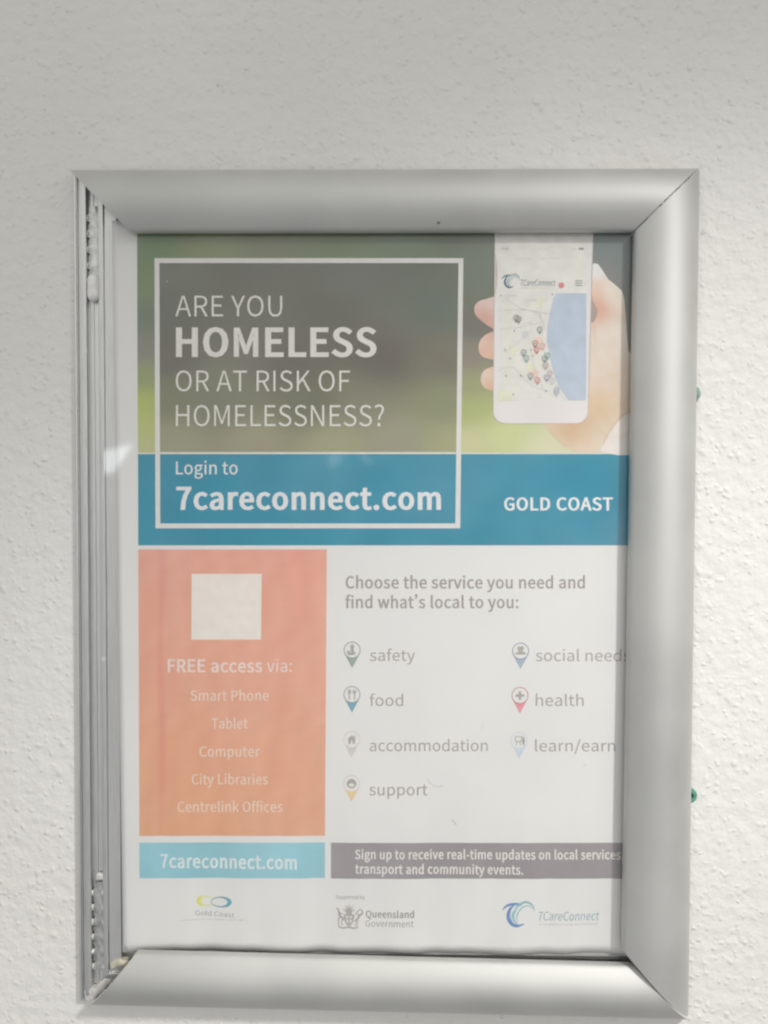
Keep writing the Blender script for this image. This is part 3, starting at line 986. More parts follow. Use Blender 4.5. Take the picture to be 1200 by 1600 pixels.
def scatter(table, sat=.12):
    P = np.array([(a, b) for a, b, _, _ in table], float)
    C = np.array([ink_rgb(tuple(v + (sum(c) / 3 - v) * sat for v in c), w) for _, _, c, w in table])

    def fn(x, y):
        d2 = ((P[:, 0] - x) * .75) ** 2 + (P[:, 1] - y) ** 2
        w = 1 / (d2 + 260) ** 1.7
        c = (C * w[:, None]).sum(0) / w.sum()
        k = 1 + .05 * math.sin(x * .021 + 1.3 * math.sin(y * .017)) * math.sin(y * .029 + x * .008)
        return tuple(c * k)
    return fn


def painted_grid(name, x0, x1, y0, y1, fn, parent, lift, nx, ny):
    o = grid(name, x0, x1, y0, y1, MAT_HEADER, parent, lift, nx, ny)
    g0 = x0 if callable(x0) else (lambda y: x0); g1 = x1 if callable(x1) else (lambda y: x1)
    pts = []
    for j in range(ny + 1):
        for i in range(nx + 1):
            yy = lerp(y0, y1, j / ny); pts.append((lerp(g0(yy), g1(yy), i / nx), yy))
    paint(o, fn, pts)
    return o


print_left = line(214.2, 362, 218.2, 1372)
header = painted_grid('header_photo', print_left, 1010, 345, 707.5, scatter([(a, b, tuple(v - 5 for v in c), w) for a, b, c, w in HDR]), poster, L1, 70, 40)
painted_grid('tint_panel', line(243, 404, 246, 707), line(721, 404, 718, 707), 405, 707.4, scatter([(a, b, tuple(v - 9 for v in c), w) for a, b, c, w in BOX]), header, L2, 50, 36)

# --- the hand holding a phone, printed
SKIN = [(742, 485, (206, 160, 150), 190), (765, 480, (204, 178, 168), 190), (770, 500, (196, 158, 142), 190), (752, 545, (212, 180, 166), 192), (770, 545, (204, 166, 138), 192),
        (758, 600, (216, 186, 168), 195), (772, 612, (206, 172, 132), 195), (935, 425, (208, 204, 202), 190), (932, 450, (206, 176, 156), 190), (938, 480, (206, 150, 130), 190),
        (955, 470, (204, 192, 178), 190), (972, 460, (196, 190, 178), 190), (970, 520, (206, 196, 184), 192), (950, 540, (208, 190, 176), 193), (960, 600, (206, 184, 166), 196),
        (930, 580, (208, 188, 172), 195), (975, 640, (208, 184, 160), 199), (935, 640, (210, 184, 152), 199), (900, 670, (212, 180, 146), 201), (880, 690, (218, 192, 160), 203),
        (940, 670, (208, 188, 166), 201), (965, 700, (214, 200, 188), 204), (920, 705, (218, 196, 170), 204), (985, 690, (214, 202, 196), 204)]
_skin = scatter([(a, b, tuple(v - 6 for v in c), w) for a, b, c, w in SKIN], .30)


def skin_fn(x, y):
    c = np.array(_skin(x, y))
    m = math.sin(x * .13 + 1.8 * math.sin(y * .07)) * math.sin(y * .11 + 1.4 * math.sin(x * .09)) + .5 * math.sin(x * .31 - y * .23)
    c = c * (1 + m * np.array([.012, .03, .035]))
    for fx, fy, r, col in ((747, 472, 6, (1.03, 1.10, 1.12)), (768, 488, 9, (1.0, .96, .95)), (755, 528, 7, (1.03, 1.09, 1.12)), (757, 583, 7, (1.03, 1.08, 1.10)), (772, 566, 8, (.96, .90, .85)), (774, 618, 7, (.95, .88, .82)), (752, 497, 9, (.96, .84, .82)), (760, 512, 14, (.96, .84, .80)), (755, 553, 10, (.97, .84, .80)), (766, 604, 10, (.97, .85, .78)), (928, 462, 12, (.97, .90, .87)), (936, 484, 13, (.95, .86, .82)),
                           (955, 452, 12, (1.03, 1.06, 1.08)), (958, 560, 26, (1.01, 1.03, 1.04)), (925, 640, 24, (.98, .93, .86)), (890, 672, 16, (.96, .88, .80)), (972, 500, 8, (.94, .93, .93))):
        k = math.exp(-((x - fx) ** 2 + (y - fy) ** 2) / (2 * r * r))
        c = c * (1 + k * (np.array(col) - 1))
    return tuple(c)


def C7(pts): return [(720 + x / 4.286, 350 + y / 4.286) for x, y in pts]


def painted_poly(name, loop, fn, parent, lift, step=5):
    """outline filled with a fine grid so that the picture's colours can vary inside it"""
    v, F = fill_dense(loop, step)
    o = mesh(name, to_paper(v, lift), F, MAT_HEADER, parent)
    paint(o, fn, v)
    return o


palm = C7([(890, 262), (918, 268), (945, 305), (985, 368), (1035, 408), (1078, 448), (1094, 495), (1104, 620), (1114, 760), (1122, 850), (1165, 900), (1165, 1528), (770, 1528),
           (690, 1490), (610, 1415), (550, 1335), (700, 1310), (850, 1250), (850, 700), (860, 420), (872, 300)])
hand = painted_poly('printed_hand', palm[:1] + palm[1:], skin_fn, header, L2)
nail = smooth_loop(C7([(884, 270), (905, 266), (925, 278), (938, 305), (925, 318), (900, 300), (886, 290)]), 4)
poly('printed_nail', [nail], ink((214, 210, 208), 192), header, L3)
gap = smooth_loop(C7([(868, 455), (888, 520), (915, 575), (906, 625), (890, 655), (872, 655), (862, 560)]), 4)
poly('printed_shadow_gap', [gap], ink((150, 138, 134), 192), header, L3)
for pts in ([(250, 500), (170, 503), (115, 522), (90, 562), (100, 610), (145, 655), (195, 688), (250, 700)],
            [(250, 728), (185, 732), (138, 768), (118, 822), (130, 872), (168, 898), (250, 895)],
            [(260, 958), (195, 962), (150, 988), (133, 1040), (150, 1088), (192, 1112), (260, 1110)]):
    painted_poly('printed_finger', [p for p in smooth_loop(C7(pts), 4)], skin_fn, header, L2, 4)
# creases at the heel of the hand and the pale cuff
cuff = smooth_loop(C7([(1165, 1262), (1100, 1285), (1050, 1330), (1000, 1400), (960, 1470), (945, 1528), (1165, 1528)]), 4)
poly('printed_cuff', [cuff], ink((214, 204, 200), 206), header, L3)
poly('printed_crease', [stroke(C7([(1165, 1255), (1090, 1275), (1040, 1325), (985, 1405), (950, 1480)]), 1.6, .8)], ink((196, 168, 146), 204), header, L4)
poly('printed_crease', [stroke(C7([(860, 1320), (790, 1350), (730, 1362)]), 1.4, .6)], ink((200, 172, 142), 202), header, L4)
for q in ([(900, 1235), (960, 1180), (1060, 1130)], [(905, 640), (895, 720), (905, 800)], [(940, 1040), (1000, 1010), (1080, 1000)]):
    poly('printed_crease', [stroke(C7(q), 1.2, .5)], ink((200, 172, 146), 200), header, L4)

phone_loop = []
x0t, x1t, x0b, x1b, yb, rr = 773.6, 926.4, 770.6, 918.2, 661.5, 19
phone_loop += [(x1t, 345), (x0t, 345), (x0t + (x0b - x0t) * .9, yb - rr)]
phone_loop += [(x0b + rr - rr * math.cos(a), yb - rr + rr * math.sin(a)) for a in [math.pi / 2 * k / 8 for k in range(1, 9)]]
phone_loop += [(x1b - rr + rr * math.sin(a), yb - rr + rr * math.cos(a)) for a in [math.pi / 2 * k / 8 for k in range(0, 9)]]


def phone_fn(x, y):
    base = np.array(ink_rgb((206, 202, 202), 204))
    return tuple(base * (1 + .02 * math.sin(x * .05)))


# darker rim first, then the white face
rim = [(845 + (x - 845) * 1.012 + .4, y + (.9 if y > 640 else 0)) for x, y in phone_loop]
poly('printed_phone_rim', [rim], ink((176, 164, 160), 200), header, L3 - .01)
phone = painted_poly('printed_phone', phone_loop, phone_fn, poster, L4 + .01, 6)
scr = [(918.5, 362), (778.5, 362), (777, 627), (915.6, 627)]
poly('screen_page', [[(919.5, 350), (779.0, 350), (779.6, 458), (916.5, 458)]], ink((196, 194, 190), 194), phone, L5)
poly('screen_map', [[(916.5, 458), (779.6, 458), (779.4, 627), (915.8, 627)]], ink((199, 197, 193), 199), phone, L5)
S1, S2, S3, S4 = L5 + .05, L5 + .09, L5 + .13, L5 + .17
water = C7([(640, 465), (618, 500), (596, 600), (578, 700), (577, 790), (600, 900), (622, 1000), (650, 1080), (690, 1140), (720, 1182), (838, 1180), (841, 465)])
poly('screen_sea', [water], ink((168, 178, 192), 200), phone, S1)
for pts in ([(510, 505), (560, 498), (538, 555), (498, 552)], [(330, 820), (385, 830), (360, 880), (325, 872)], [(250, 1120), (345, 1125), (335, 1180), (250, 1190)],
            [(440, 930), (500, 940), (470, 990), (440, 980)]):
    poly('screen_park', [C7(pts)], ink((198, 199, 178), 198), phone, S1)
roads = []
for pts in ([(300, 490), (390, 560), (520, 600), (560, 700)], [(250, 580), (420, 575), (590, 600)], [(260, 705), (400, 690), (540, 660)], [(540, 500), (535, 640), (560, 860), (600, 1010), (690, 1180)],
            [(250, 980), (350, 960), (470, 1080), (600, 1120)], [(300, 860), (420, 760), (500, 680)], [(560, 1120), (500, 1000), (480, 870)]):
    roads.append(pts)
    poly('screen_road', [stroke(C7(pts), .9, .7, 5)], ink((184, 184, 182), 198), phone, S2)


def marker(x, y, r, col, white):
    """small map marker: ring with a pointed tail"""
    col = tuple(c + (white - c) * .22 for c in col)
    ring = [circle(x, y, r, 16), circle(x, y, r * .7, 16)[::-1]]
    o = poly('map_marker', ring, ink(col, white), phone, S3)
    V, F = fill([[(x - r * .75, y + r * .7), (x + r * .75, y + r * .7), (x, y + r * 1.9)]])
    V2, F2 = fill([circle(x, y, r * .3, 8)])
    vs = [v for v in o.data.vertices]
    allv = [tuple(v.co) for v in vs]; fs = [tuple(p.vertices) for p in o.data.polygons]
    n0 = len(allv); allv += to_paper(V, S3); fs += [tuple(k + n0 for k in f) for f in F]
    n0 = len(allv); allv += to_paper(V2, S3); fs += [tuple(k + n0 for k in f) for f in F2]
    o.data.clear_geometry(); o.data.from_pydata(allv, [], fs)
    return o


MK = [(370, 628, (110, 112, 112)), (386, 636, (104, 106, 106)), (528, 706, (112, 122, 122)), (420, 860, (112, 122, 122)), (438, 898, (110, 140, 132)),
      (498, 800, (150, 96, 92)), (545, 815, (196, 140, 132)), (508, 840, (176, 92, 88)), (560, 898, (104, 124, 118)), (578, 880, (104, 136, 124)), (566, 945, (150, 140, 138)),
      (596, 998, (168, 150, 150)), (575, 1026, (130, 132, 146)), (610, 1048, (176, 176, 182)), (465, 1016, (120, 122, 112)), (512, 1045, (180, 104, 98)), (642, 1110, (150, 154, 166)),
      (500, 1000, (208, 164, 154)), (640, 1125, (160, 166, 178)), (430, 735, (176, 182, 190))]
for x, y, c in MK:
    q = C7([(x, y)])[0]
    marker(q[0], q[1], 4.5, c, 197)
for x, y in ((296, 845), (358, 716), (330, 902), (470, 845), (480, 882), (302, 1018), (402, 1018), (270, 480), (612, 474), (352, 1142), (570, 1120)):
    q = C7([(x, y)])[0]
    poly('map_dot', [circle(q[0], q[1], 1.3, 10)], ink((142, 140, 142), 197), phone, S2)
for x, y, c in ((522, 780, (206, 182, 174)), (490, 995, (206, 184, 176))):
    q = C7([(x, y)])[0]
    poly('map_dot', [circle(q[0], q[1], 7, 16, 6)], ink(c, 197), phone, S2)

# small unreadable marks of the status bar and the page's strap-lines
def dashes(name, x0, x1, y, h, mat, parent, lift, seed, wmin=1.2, wmax=3.2):
    rnd = random.Random(seed)
    V, F = [], []
    x = x0
    while x < x1:
        w = rnd.uniform(wmin, wmax)
        a, b = y - h / 2 - rnd.uniform(0, h * .3), y + h / 2
        n0 = len(V)
        V += [(x, b), (min(x + w, x1), b), (min(x + w, x1), a), (x, a)]
        F.append((n0, n0 + 1, n0 + 2, n0 + 3))
        x += w + rnd.uniform(.5, 1.4) + (2 if rnd.random() < .18 else 0)
    return mesh(name, to_paper(V, lift), F, mat, parent)


M_DIM = ink((162, 160, 158), 194)
M_FNT = ink((184, 182, 178), 194)
dashes('status_marks', 784, 795, 389, 3, M_DIM, phone, S1, 1, .8, 1.6)
dashes('status_marks', 840, 858, 389.5, 2.8, M_FNT, phone, S1, 2, .8, 1.8)
dashes('status_marks', 893, 902, 389, 2.6, M_FNT, phone, S1, 3, .8, 1.6)
poly('battery_mark', [[(904, 390.5), (912, 390.5), (912, 387.5), (904, 387.5)]], ink((130, 130, 132), 190), phone, S1)
dashes('page_marks', 806, 834, 404.5, 2, M_FNT, phone, S1, 4)
dashes('page_marks', 844, 876, 404.5, 2, M_FNT, phone, S1, 5)
dashes('page_marks', 814, 866, 450.5, 1.5, M_FNT, phone, S1, 6)
dashes('map_marks', 788, 808, 462, 1.6, M_FNT, phone, S2, 7)
dashes('map_marks', 822, 840, 469, 1.6, M_FNT, phone, S2, 8)
dashes('map_marks', 850, 860, 490, 1.6, M_FNT, phone, S2, 9)
dashes('map_marks', 800, 815, 500, 1.6, M_FNT, phone, S2, 10)
dashes('map_marks', 820, 834, 505, 1.6, M_FNT, phone, S2, 11)
for k in range(3):
    y = 439 + k * 3.6
    poly('menu_bar', [[(898.5, y + .7), (909.5, y + .7), (909.5, y - .7), (898.5, y - .7)]], ink((128, 130, 130), 192), phone, S1)
poly('notice_dot', [circle(877, 446, 4.6, 20)], ink((186, 122, 124), 192), phone, S1)


def swirl(prefix, ox, oy, s, parent, lift, white, dark, mid, pale):
    """the service's wave emblem: a blue stroke like a 7 and paler crescents curling right"""
    q = lambda pts: [(ox + x * s, oy + y * s) for x, y in pts]
    z = .012
    poly(prefix, [stroke(q([(98, 214), (140, 172), (190, 152), (255, 146), (300, 160)]), 26 * s, taper=True)], ink(dark, white), parent, lift)
    poly(prefix, [stroke(q([(232, 150), (182, 196), (160, 262), (172, 322), (215, 364), (270, 372), (330, 350)]), 38 * s, taper=True)], ink(dark, white), parent, lift + z)
    poly(prefix, [stroke(q([(438, 226), (410, 160), (350, 128), (285, 148), (235, 200), (212, 262), (222, 318), (262, 362)]), 24 * s, taper=True)], ink(mid, white), parent, lift + 2 * z)
    poly(prefix, [stroke(q([(300, 160), (240, 190), (198, 246), (194, 300), (216, 344)]), 12 * s, taper=True)], ink(pale, white), parent, lift + 3 * z)
    poly(prefix, [stroke(q([(420, 196), (365, 166), (305, 186), (262, 236), (248, 290), (262, 340)]), 10 * s, taper=True)], ink(mid, white), parent, lift + 3 * z)


# emblem on the phone's page, with its name
swirl('screen_emblem', 783.5 - 98 * .083, 428 - 118 * .083, .083, phone, S1, 192, (92, 104, 118), (130, 146, 152), (176, 186, 194))
text('screen_name', '7CareConnect', 812.5, 867, 446.8, 9.4, ink((120, 126, 130), 192), phone, S1, 5, .2)

# --- blue band
BLUE = ink((56, 131, 153), 200, .05, 60)
band = grid('blue_band', print_left, 1010, 709.5, 852, BLUE, poster, L1, 60, 16)

# --- white outline box (paper showing through)
MAT_WHITE_INK = ink((210, 208, 206), 212, .03)


def frame_loop(a, b, c, d, t):
    """outer corners TL, TR, BR, BL and a thickness"""
    P = [np.array(p, float) for p in (a, b, c, d)]
    ctr = sum(P) / 4
    out = [tuple(p) for p in P]
    inn = [tuple(p + np.sign(ctr - p) * t) for p in P]
    return out, inn


o_, i_ = frame_loop((241.5, 403.5), (724, 403.5), (719, 825.5), (243, 825.5), 7.6)
V, F = [], []
for k in range(4):
    a0, a1 = np.array(o_[k]), np.array(o_[(k + 1) % 4]); b0, b1 = np.array(i_[k]), np.array(i_[(k + 1) % 4])
    for j in range(16):
        t0, t1 = j / 16, (j + 1) / 16
        n0 = len(V)
        V += [tuple(lerp(a0, a1, t0)), tuple(lerp(a0, a1, t1)), tuple(lerp(b0, b1, t1)), tuple(lerp(b0, b1, t0))]
        F.append((n0 + 3, n0 + 2, n0 + 1, n0))
mesh('outline_box', to_paper(V, L3), F, MAT_WHITE_INK, poster)
poly('divider_line', [[(249, 709.6), (712.2, 709.6), (712.2, 706.4), (249, 706.4)]], ink((196, 194, 188), 198), poster, L4)

# --- heading
H1 = ink((192, 190, 186), 192, .03)
text('heading_text', 'ARE YOU', 274, 441, 494.5, 32.5, H1, poster, L3, -4)
text('heading_text', 'HOMELESS', 275, 588.5, 556.5, 43.5, H1, poster, L3, 26)
text('heading_text', 'OR AT RISK OF', 274.5, 547, 611.5, 32.5, H1, poster, L3, -4)
text('heading_text', 'HOMELESSNESS?', 275, 600, 666, 33, H1, poster, L3, -4)
W2 = ink((210, 210, 212), 208, .03)
text('login_text', 'Login to', 275, 371.5, 741, 20, W2, band, L2, 6)
text('address_text', '7careconnect.com', 275.5, 689, 795.5, 34, W2, band, L2, 27)
text('place_text', 'GOLD COAST', 787.5, 957.5, 797.2, 19.5, ink((218, 220, 222), 214, .03), band, L2, 24)

# --- orange panel
def orange_fn(x, y):
    t = (y - 858) / 447; u = (x - 216) / 292
    top = np.array(ink_rgb((222, 165, 150), 219)); bot = np.array(ink_rgb((215, 164, 134), 216))
    c = top * (1 - t) + bot * t
    streak = math.exp(-((x - 252 + 1.5 * math.sin(y * .02)) / 5.5) ** 2) * (.8 + .2 * math.sin(y * .013))
    c = c * (1 - streak * np.array([.03, .17, .10]))
    s2 = math.exp(-((x - 455) / 40) ** 2) * .5
    c = c * (1 - s2 * np.array([0, .05, .03]))
    blotch = math.sin(x * .047 + 2 * math.sin(y * .019 + 1)) * math.sin(y * .026 + 1.7 * math.sin(x * .031)) + .6 * math.sin(x * .11 + y * .07 + 2 * math.sin(y * .05))
    c = c * (1 + blotch * np.array([.012, .035, .045]))
    band_ = .5 + .5 * math.sin(y * .9 + 2 * math.sin(x * .02))
    return tuple(c * (1 + .015 * (band_ - .5)) * (1 + .015 * math.sin(x * .17 + 3 * math.sin(y * .011))))


access = painted_grid('access_panel', print_left, line(510.6, 858, 507.8, 1306), 858.5, 1306, orange_fn, poster, L1, 110, 90)
poly('blank_square', [[(299, 999.5), (408, 999.5), (409, 896.5), (299.5, 896.5)]], ink((226, 220, 214), 220, .03), access, L3)
WO = ink((226, 208, 202), 220, .04)
WO2 = ink((226, 202, 188), 219, .04)
text('panel_heading', '', 262, 456, 1050, 19.5, WO, access, L2, spans=[('FREE access', 24), (' via:', 6)])
for body, xa, xb, y in (('Smart Phone', 297.5, 420, 1094.6), ('Tablet', 330.5, 387, 1138.2), ('Computer', 311.5, 406, 1182), ('City Libraries', 299.5, 418.5, 1225.4), ('Centrelink Offices', 277.5, 441.5, 1268.4)):
    text('panel_line', body, xa, xb, y, 15.8, WO2, access, L2, 12)

# --- services
GT = (171, 166, 164)
text('services_heading', 'Choose the service you need and', 540, 914, 919.2, 18.6, ink((166, 159, 157), 226), poster, L1, 17)
text('services_heading', 'find what\u2019s local to you:', 539.5, 810, 950, 18.6, ink((166, 159, 157), 226), poster, L1, 17)
GM = ink(GT, 226)
for body, xa, xb, y in (('safety', 578, 648.5, 1032.6), ('food', 577.5, 630, 1103), ('accommodation', 577.5, 762, 1173.6), ('support', 577, 668, 1242.6),
                        ('social needs', 837, 984.5, 1033), ('health', 837, 912, 1103), ('learn/earn', 836, 961.5, 1174)):
    text('service_name', body, xa, xb, y, 17.6, GM, poster, L1, 2)


def pin(cx, cy, ring_col, tail_col, white=226, r=13.2):
    w = 1.35
    tail_col = tuple(c + (white - c) * .14 for c in tail_col)
    # teardrop outline: circle that runs into a point
    tip = (cx, cy + 28.2)
    a0 = math.radians(28)
    outer = [(cx + r * math.cos(t), cy + r * math.sin(t)) for t in np.linspace(a0 + math.pi * .0, a0 - (math.pi + 2 * a0), 34)]
    outer = outer + [tip]
    inner = circle(cx, cy, r - w, 30)
    o = poly('service_pin', [outer, inner[::-1]], ink(ring_col, white), poster, L1)
    # solid coloured point below the ring
    tri = [(cx - r * math.cos(a0) + 1.5, cy + r * math.sin(a0) + 2.4)]
    tri += [(cx + (r + .2) * math.cos(t), cy + (r + .2) * math.sin(t)) for t in np.linspace(math.pi - math.radians(42), math.radians(42), 12)]
    tri += [(cx + r * math.cos(a0) - 1.5, cy + r * math.sin(a0) + 2.4), tip]
    poly('pin_point', [tri], ink(tail_col, white), o, L2)
    return o


IC = ink((176, 171, 168), 226)


def icon(o, loops_list):
    V, F = [], []
    for q, lp in enumerate(loops_list):
        v, f = fill(lp if isinstance(lp[0][0], (list, tuple)) else [lp])
        n0 = len(V); V += to_paper(v, L3 + q * .003); F += [tuple(k + n0 for k in t) for t in f]
    mesh('pin_icon', V, F, IC, o)


def rect(x0, y0, x1, y1): return [(x0, y1), (x1, y1), (x1, y0), (x0, y0)]


cx, cy = 550.2, 1015.6
o = pin(cx, cy, (152, 156, 150), (140, 160, 144))
icon(o, [circle(cx + .2, cy - 5.4, 3.1, 14, 3.6), smooth_loop([(cx - 1.6, cy - 3), (cx + 2, cy - 3), (cx + 2.6, cy + 1.5), (cx + 5.6, cy + 4.4), (cx + 1, cy + 5), (cx - 2, cy + 2)], 4),
         smooth_loop([(cx - 7, cy + .4), (cx - 4.6, cy + 1.6), (cx - 1, cy + 4.6), (cx + 6, cy + 6), (cx + 1, cy + 7.6), (cx - 6.6, cy + 7.4)], 4)])
cx, cy = 550.0, 1085.2
o = pin(cx, cy, (150, 158, 162), (108, 160, 184))
icon(o, [circle(cx - 4, cy - 4.6, 2.6, 14, 3.6), rect(cx - 4.9, cy - 3, cx - 3.1, cy + 7.6), rect(cx + 3.2, cy - 2, cx + 5, cy + 7.6),
         [(cx + 1.2, cy - 8), (cx + 2.2, cy - 8), (cx + 2.4, cy - 5), (cx + 3.5, cy - 5), (cx + 3.6, cy - 8), (cx + 4.6, cy - 8), (cx + 4.7, cy - 5), (cx + 5.8, cy - 5), (cx + 6, cy - 8), (cx + 7, cy - 8), (cx + 6.6, cy - 2.6), (cx + 4.8, cy - 1), (cx + 3.4, cy - 1), (cx + 1.6, cy - 2.6)][::-1]])
cx, cy = 549.6, 1155.2
o = pin(cx, cy, (214, 208, 208), (208, 198, 200))
icon(o, [[(cx - 7, cy + .2), (cx, cy - 6.6), (cx + 7, cy + .2), (cx + 5, cy + .2), (cx + 5, cy + 6.6), (cx + 1.6, cy + 6.6), (cx + 1.6, cy + 1.8), (cx - 1.6, cy + 1.8), (cx - 1.6, cy + 6.6), (cx - 5, cy + 6.6), (cx - 5, cy + .2)][::-1],
         rect(cx + 3.4, cy - 6.2, cx + 5.2, cy - 3)])
cx, cy = 549.4, 1224.2
o = pin(cx, cy, (218, 206, 196), (226, 196, 148))
icon(o, [[circle(cx, cy, 7.4, 20), circle(cx, cy + .8, 4.4, 20)[::-1]], smooth_loop([(cx - 6, cy - 2), (cx, cy - 6), (cx + 6, cy - 2), (cx + 3, cy + .4), (cx, cy - 1.4), (cx - 3, cy + .4)], 3)])
cx, cy = 813.4, 1017.2
o = pin(cx, cy, (150, 154, 172), (160, 174, 198))
icon(o, [circle(cx - 2.2, cy - 4.2, 2.7, 14, 3.4), circle(cx + 2.6, cy - 4.6, 2.5, 14, 3.2), smooth_loop([(cx - 8, cy + 5), (cx - 7, cy + 2.6), (cx - 3, cy + .6), (cx - 1.6, cy - 1.6), (cx + 2, cy - 1.6), (cx + 3.6, cy + .6), (cx + 7.4, cy + 2.4), (cx + 8, cy + 5)], 3)])
cx, cy = 812.4, 1086.6
o = pin(cx, cy, (196, 144, 148), (224, 136, 148))
icon(o, [[(cx - 1.9, cy - 6.6), (cx + 1.9, cy - 6.6), (cx + 1.9, cy - 1.9), (cx + 6.6, cy - 1.9), (cx + 6.6, cy + 1.9), (cx + 1.9, cy + 1.9), (cx + 1.9, cy + 6.6), (cx - 1.9, cy + 6.6), (cx - 1.9, cy + 1.9), (cx - 6.6, cy + 1.9), (cx - 6.6, cy - 1.9), (cx - 1.9, cy - 1.9)][::-1]])
cx, cy = 811.2, 1156.8
o = pin(cx, cy, (206, 212, 220), (194, 208, 224))
icon(o, [[rect(cx - 6.4, cy - 6.6, cx + 4.6, cy + 2), rect(cx - 5.4, cy - 5.6, cx + 3.6, cy + 1)[::-1]], stroke([(cx - 3, cy + 2), (cx - 4.6, cy + 7.4)], 1.1), stroke([(cx + 1, cy + 2), (cx + 2.4, cy + 7.4)], 1.1),
         circle(cx + 6.6, cy - 3.6, 1.6, 10, 2), smooth_loop([(cx + 5, cy - 1.6), (cx + 8.4, cy - 1.6), (cx + 8.6, cy + 2), (cx + 7.6, cy + 7), (cx + 5.8, cy + 7), (cx + 5.2, cy + 2)], 3)])

# --- bottom bands
teal = grid('web_band', line(217.5, 1316, 218.2, 1372), line(507.8, 1306, 507.6, 1372), 1316.5, 1372, ink((142, 185, 197), 208, .06, 40), poster, L1, 50, 8)
text('address_text', '7careconnect.com', 250.5, 464, 1355.4, 20.5, ink((206, 214, 216), 212, .05), teal, L2, 27, base1=1357.6)
bar = grid('notice_bar', 517, 1008, 1317, 1373, ink((150, 145, 147), 214, .05, 50), poster, L1, 70, 8)
NB = ink((214, 210, 208), 216, .04)
text('notice_line', 'Sign up to receive real-time updates on local services,', 554.5, 974.5, 1342, 14.2, NB, bar, L2, 24, base1=1342.8)
text('notice_line', 'transport and community events.', 555, 817.5, 1364.6, 14.2, NB, bar, L2, 24, base1=1366)

# --- council logo: two linked ovals over its name
def oval(x, y, rx, ry, w0, w1, n=40):
    """ring thicker on one side"""
    out = circle(x, y, rx, n, ry)
    inn = [(x + w0 + (rx - w1) * math.cos(2 * math.pi * k / n), y + (ry - (w1 * .55)) * math.sin(2 * math.pi * k / n)) for k in range(n)]
    return [out, inn[::-1]]


lg = poly('council_logo', oval(324, 1408.6, 17.5, 8.2, 3.2, 4.2), ink((206, 206, 172), 208), poster, L1)
poly('logo_oval', oval(345.6, 1409.8, 16.4, 8.6, -2.8, 4.0), ink((128, 158, 172), 208), lg, L2)
poly('logo_oval', [smooth_loop([(307, 1408), (311, 1401), (316, 1400.5), (313.5, 1408), (316, 1416), (311, 1415.5)], 4)], ink((204, 204, 124), 208), lg, L2)
poly('logo_oval', [smooth_loop([(361.6, 1410), (358, 1415.5), (353, 1417.6), (356.5, 1410.5), (355, 1404), (359, 1405)], 4)], ink((104, 160, 178), 208), lg, L3)
text('logo_name', 'Gold Coast', 305, 366, 1430.4, 7.6, ink((150, 148, 148), 206), lg, L1, -3, base1=1434)
dashes('logo_strapline', 284, 386, 1437.5, 1.2, ink((176, 174, 172), 206), lg, L1, 21, .8, 2.2)

# --- government logo: heraldic arms beside two words
gv = text('government_logo', 'Queensland', 571.5, 647, 1433.4, 10.6, ink((150, 148, 146), 212), poster, L1, 20)
text('logo_name', 'Government', 571, 646.5, 1447.8, 10, ink((164, 162, 160), 212), gv, L1, 6)
text('support_text', 'Supported by', 524.5, 570, 1404.6, 6, ink((162, 160, 158), 212), gv, L1, 8)
K7 = lambda pts: [(510 + x / 7.5, 1385 + y / 7.5) for x, y in pts]
G1 = ink((166, 163, 160), 212)
G2 = ink((182, 179, 176), 212)
arms = []
arms.append(smooth_loop(K7([(212, 330), (318, 330), (320, 390), (300, 440), (265, 468), (230, 440), (210, 390)]), 4))   # shield
for k in range(9):                                                                                            # crest spray
    a = math.radians(-62 + 15.5 * k)
    ln = 118 if k % 2 == 0 else 96
    bx, by = 265, 322
    tip = (bx + math.sin(a) * ln * .72, by - math.cos(a) * ln)
    mid = (bx + math.sin(a) * ln * .40, by - math.cos(a) * ln * .55)
    arms.append(stroke(K7([(bx + math.sin(a) * 12, by), mid, tip]), 2.0, .8, 4))
arms.append(stroke(K7([(228, 326), (265, 316), (302, 326)]), 1.8, 1.8, 4))
for pts, w0, w1 in (([(118, 262), (138, 280), (150, 300)], 1.6, 2.2), ([(128, 248), (142, 268), (150, 290)], 1.0, .8), ([(150, 296), (152, 330), (168, 352), (190, 372), (206, 400)], 4.0, 2.6),
                    ([(160, 350), (142, 385), (140, 430), (150, 462)], 2.0, 1.2), ([(186, 385), (178, 425), (192, 462)], 1.8, 1.1), ([(150, 330), (176, 318), (206, 330)], 1.6, 1.0),
                    ([(352, 300), (378, 282), (402, 268), (420, 284), (424, 306)], 1.4, 1.8), ([(424, 304), (408, 326), (384, 330), (360, 322)], 3.2, 1.6), ([(392, 326), (376, 360), (350, 392), (330, 410)], 3.4, 2.0),
                    ([(372, 366), (368, 410), (352, 460)], 1.2, .9), ([(348, 396), (345, 430), (336, 462)], 1.2, .9), ([(360, 300), (345, 320), (328, 334)], 1.6, 1.0),
                    ([(136, 466), (190, 486), (262, 474), (330, 486), (376, 462)], 1.8, 1.6), ([(150, 480), (200, 494), (262, 484), (320, 494), (362, 480)], 1.0, 1.0)):
    arms.append(stroke(K7(pts), w0, w1, 5))
ga = None
for q, lp in enumerate(arms):
    v, f = fill([lp])
    if q == 0: V, F = [], []
    n0 = len(V); V += [(*p, q) for p in v]; F += [tuple(k + n0 for k in t) for t in f]
pts = []
for x, y, q in V: pts.append(to_paper([(x, y)], L1 + q * .0015)[0])
ga = mesh('logo_arms', pts, F, G1, gv)
V, F = [], []
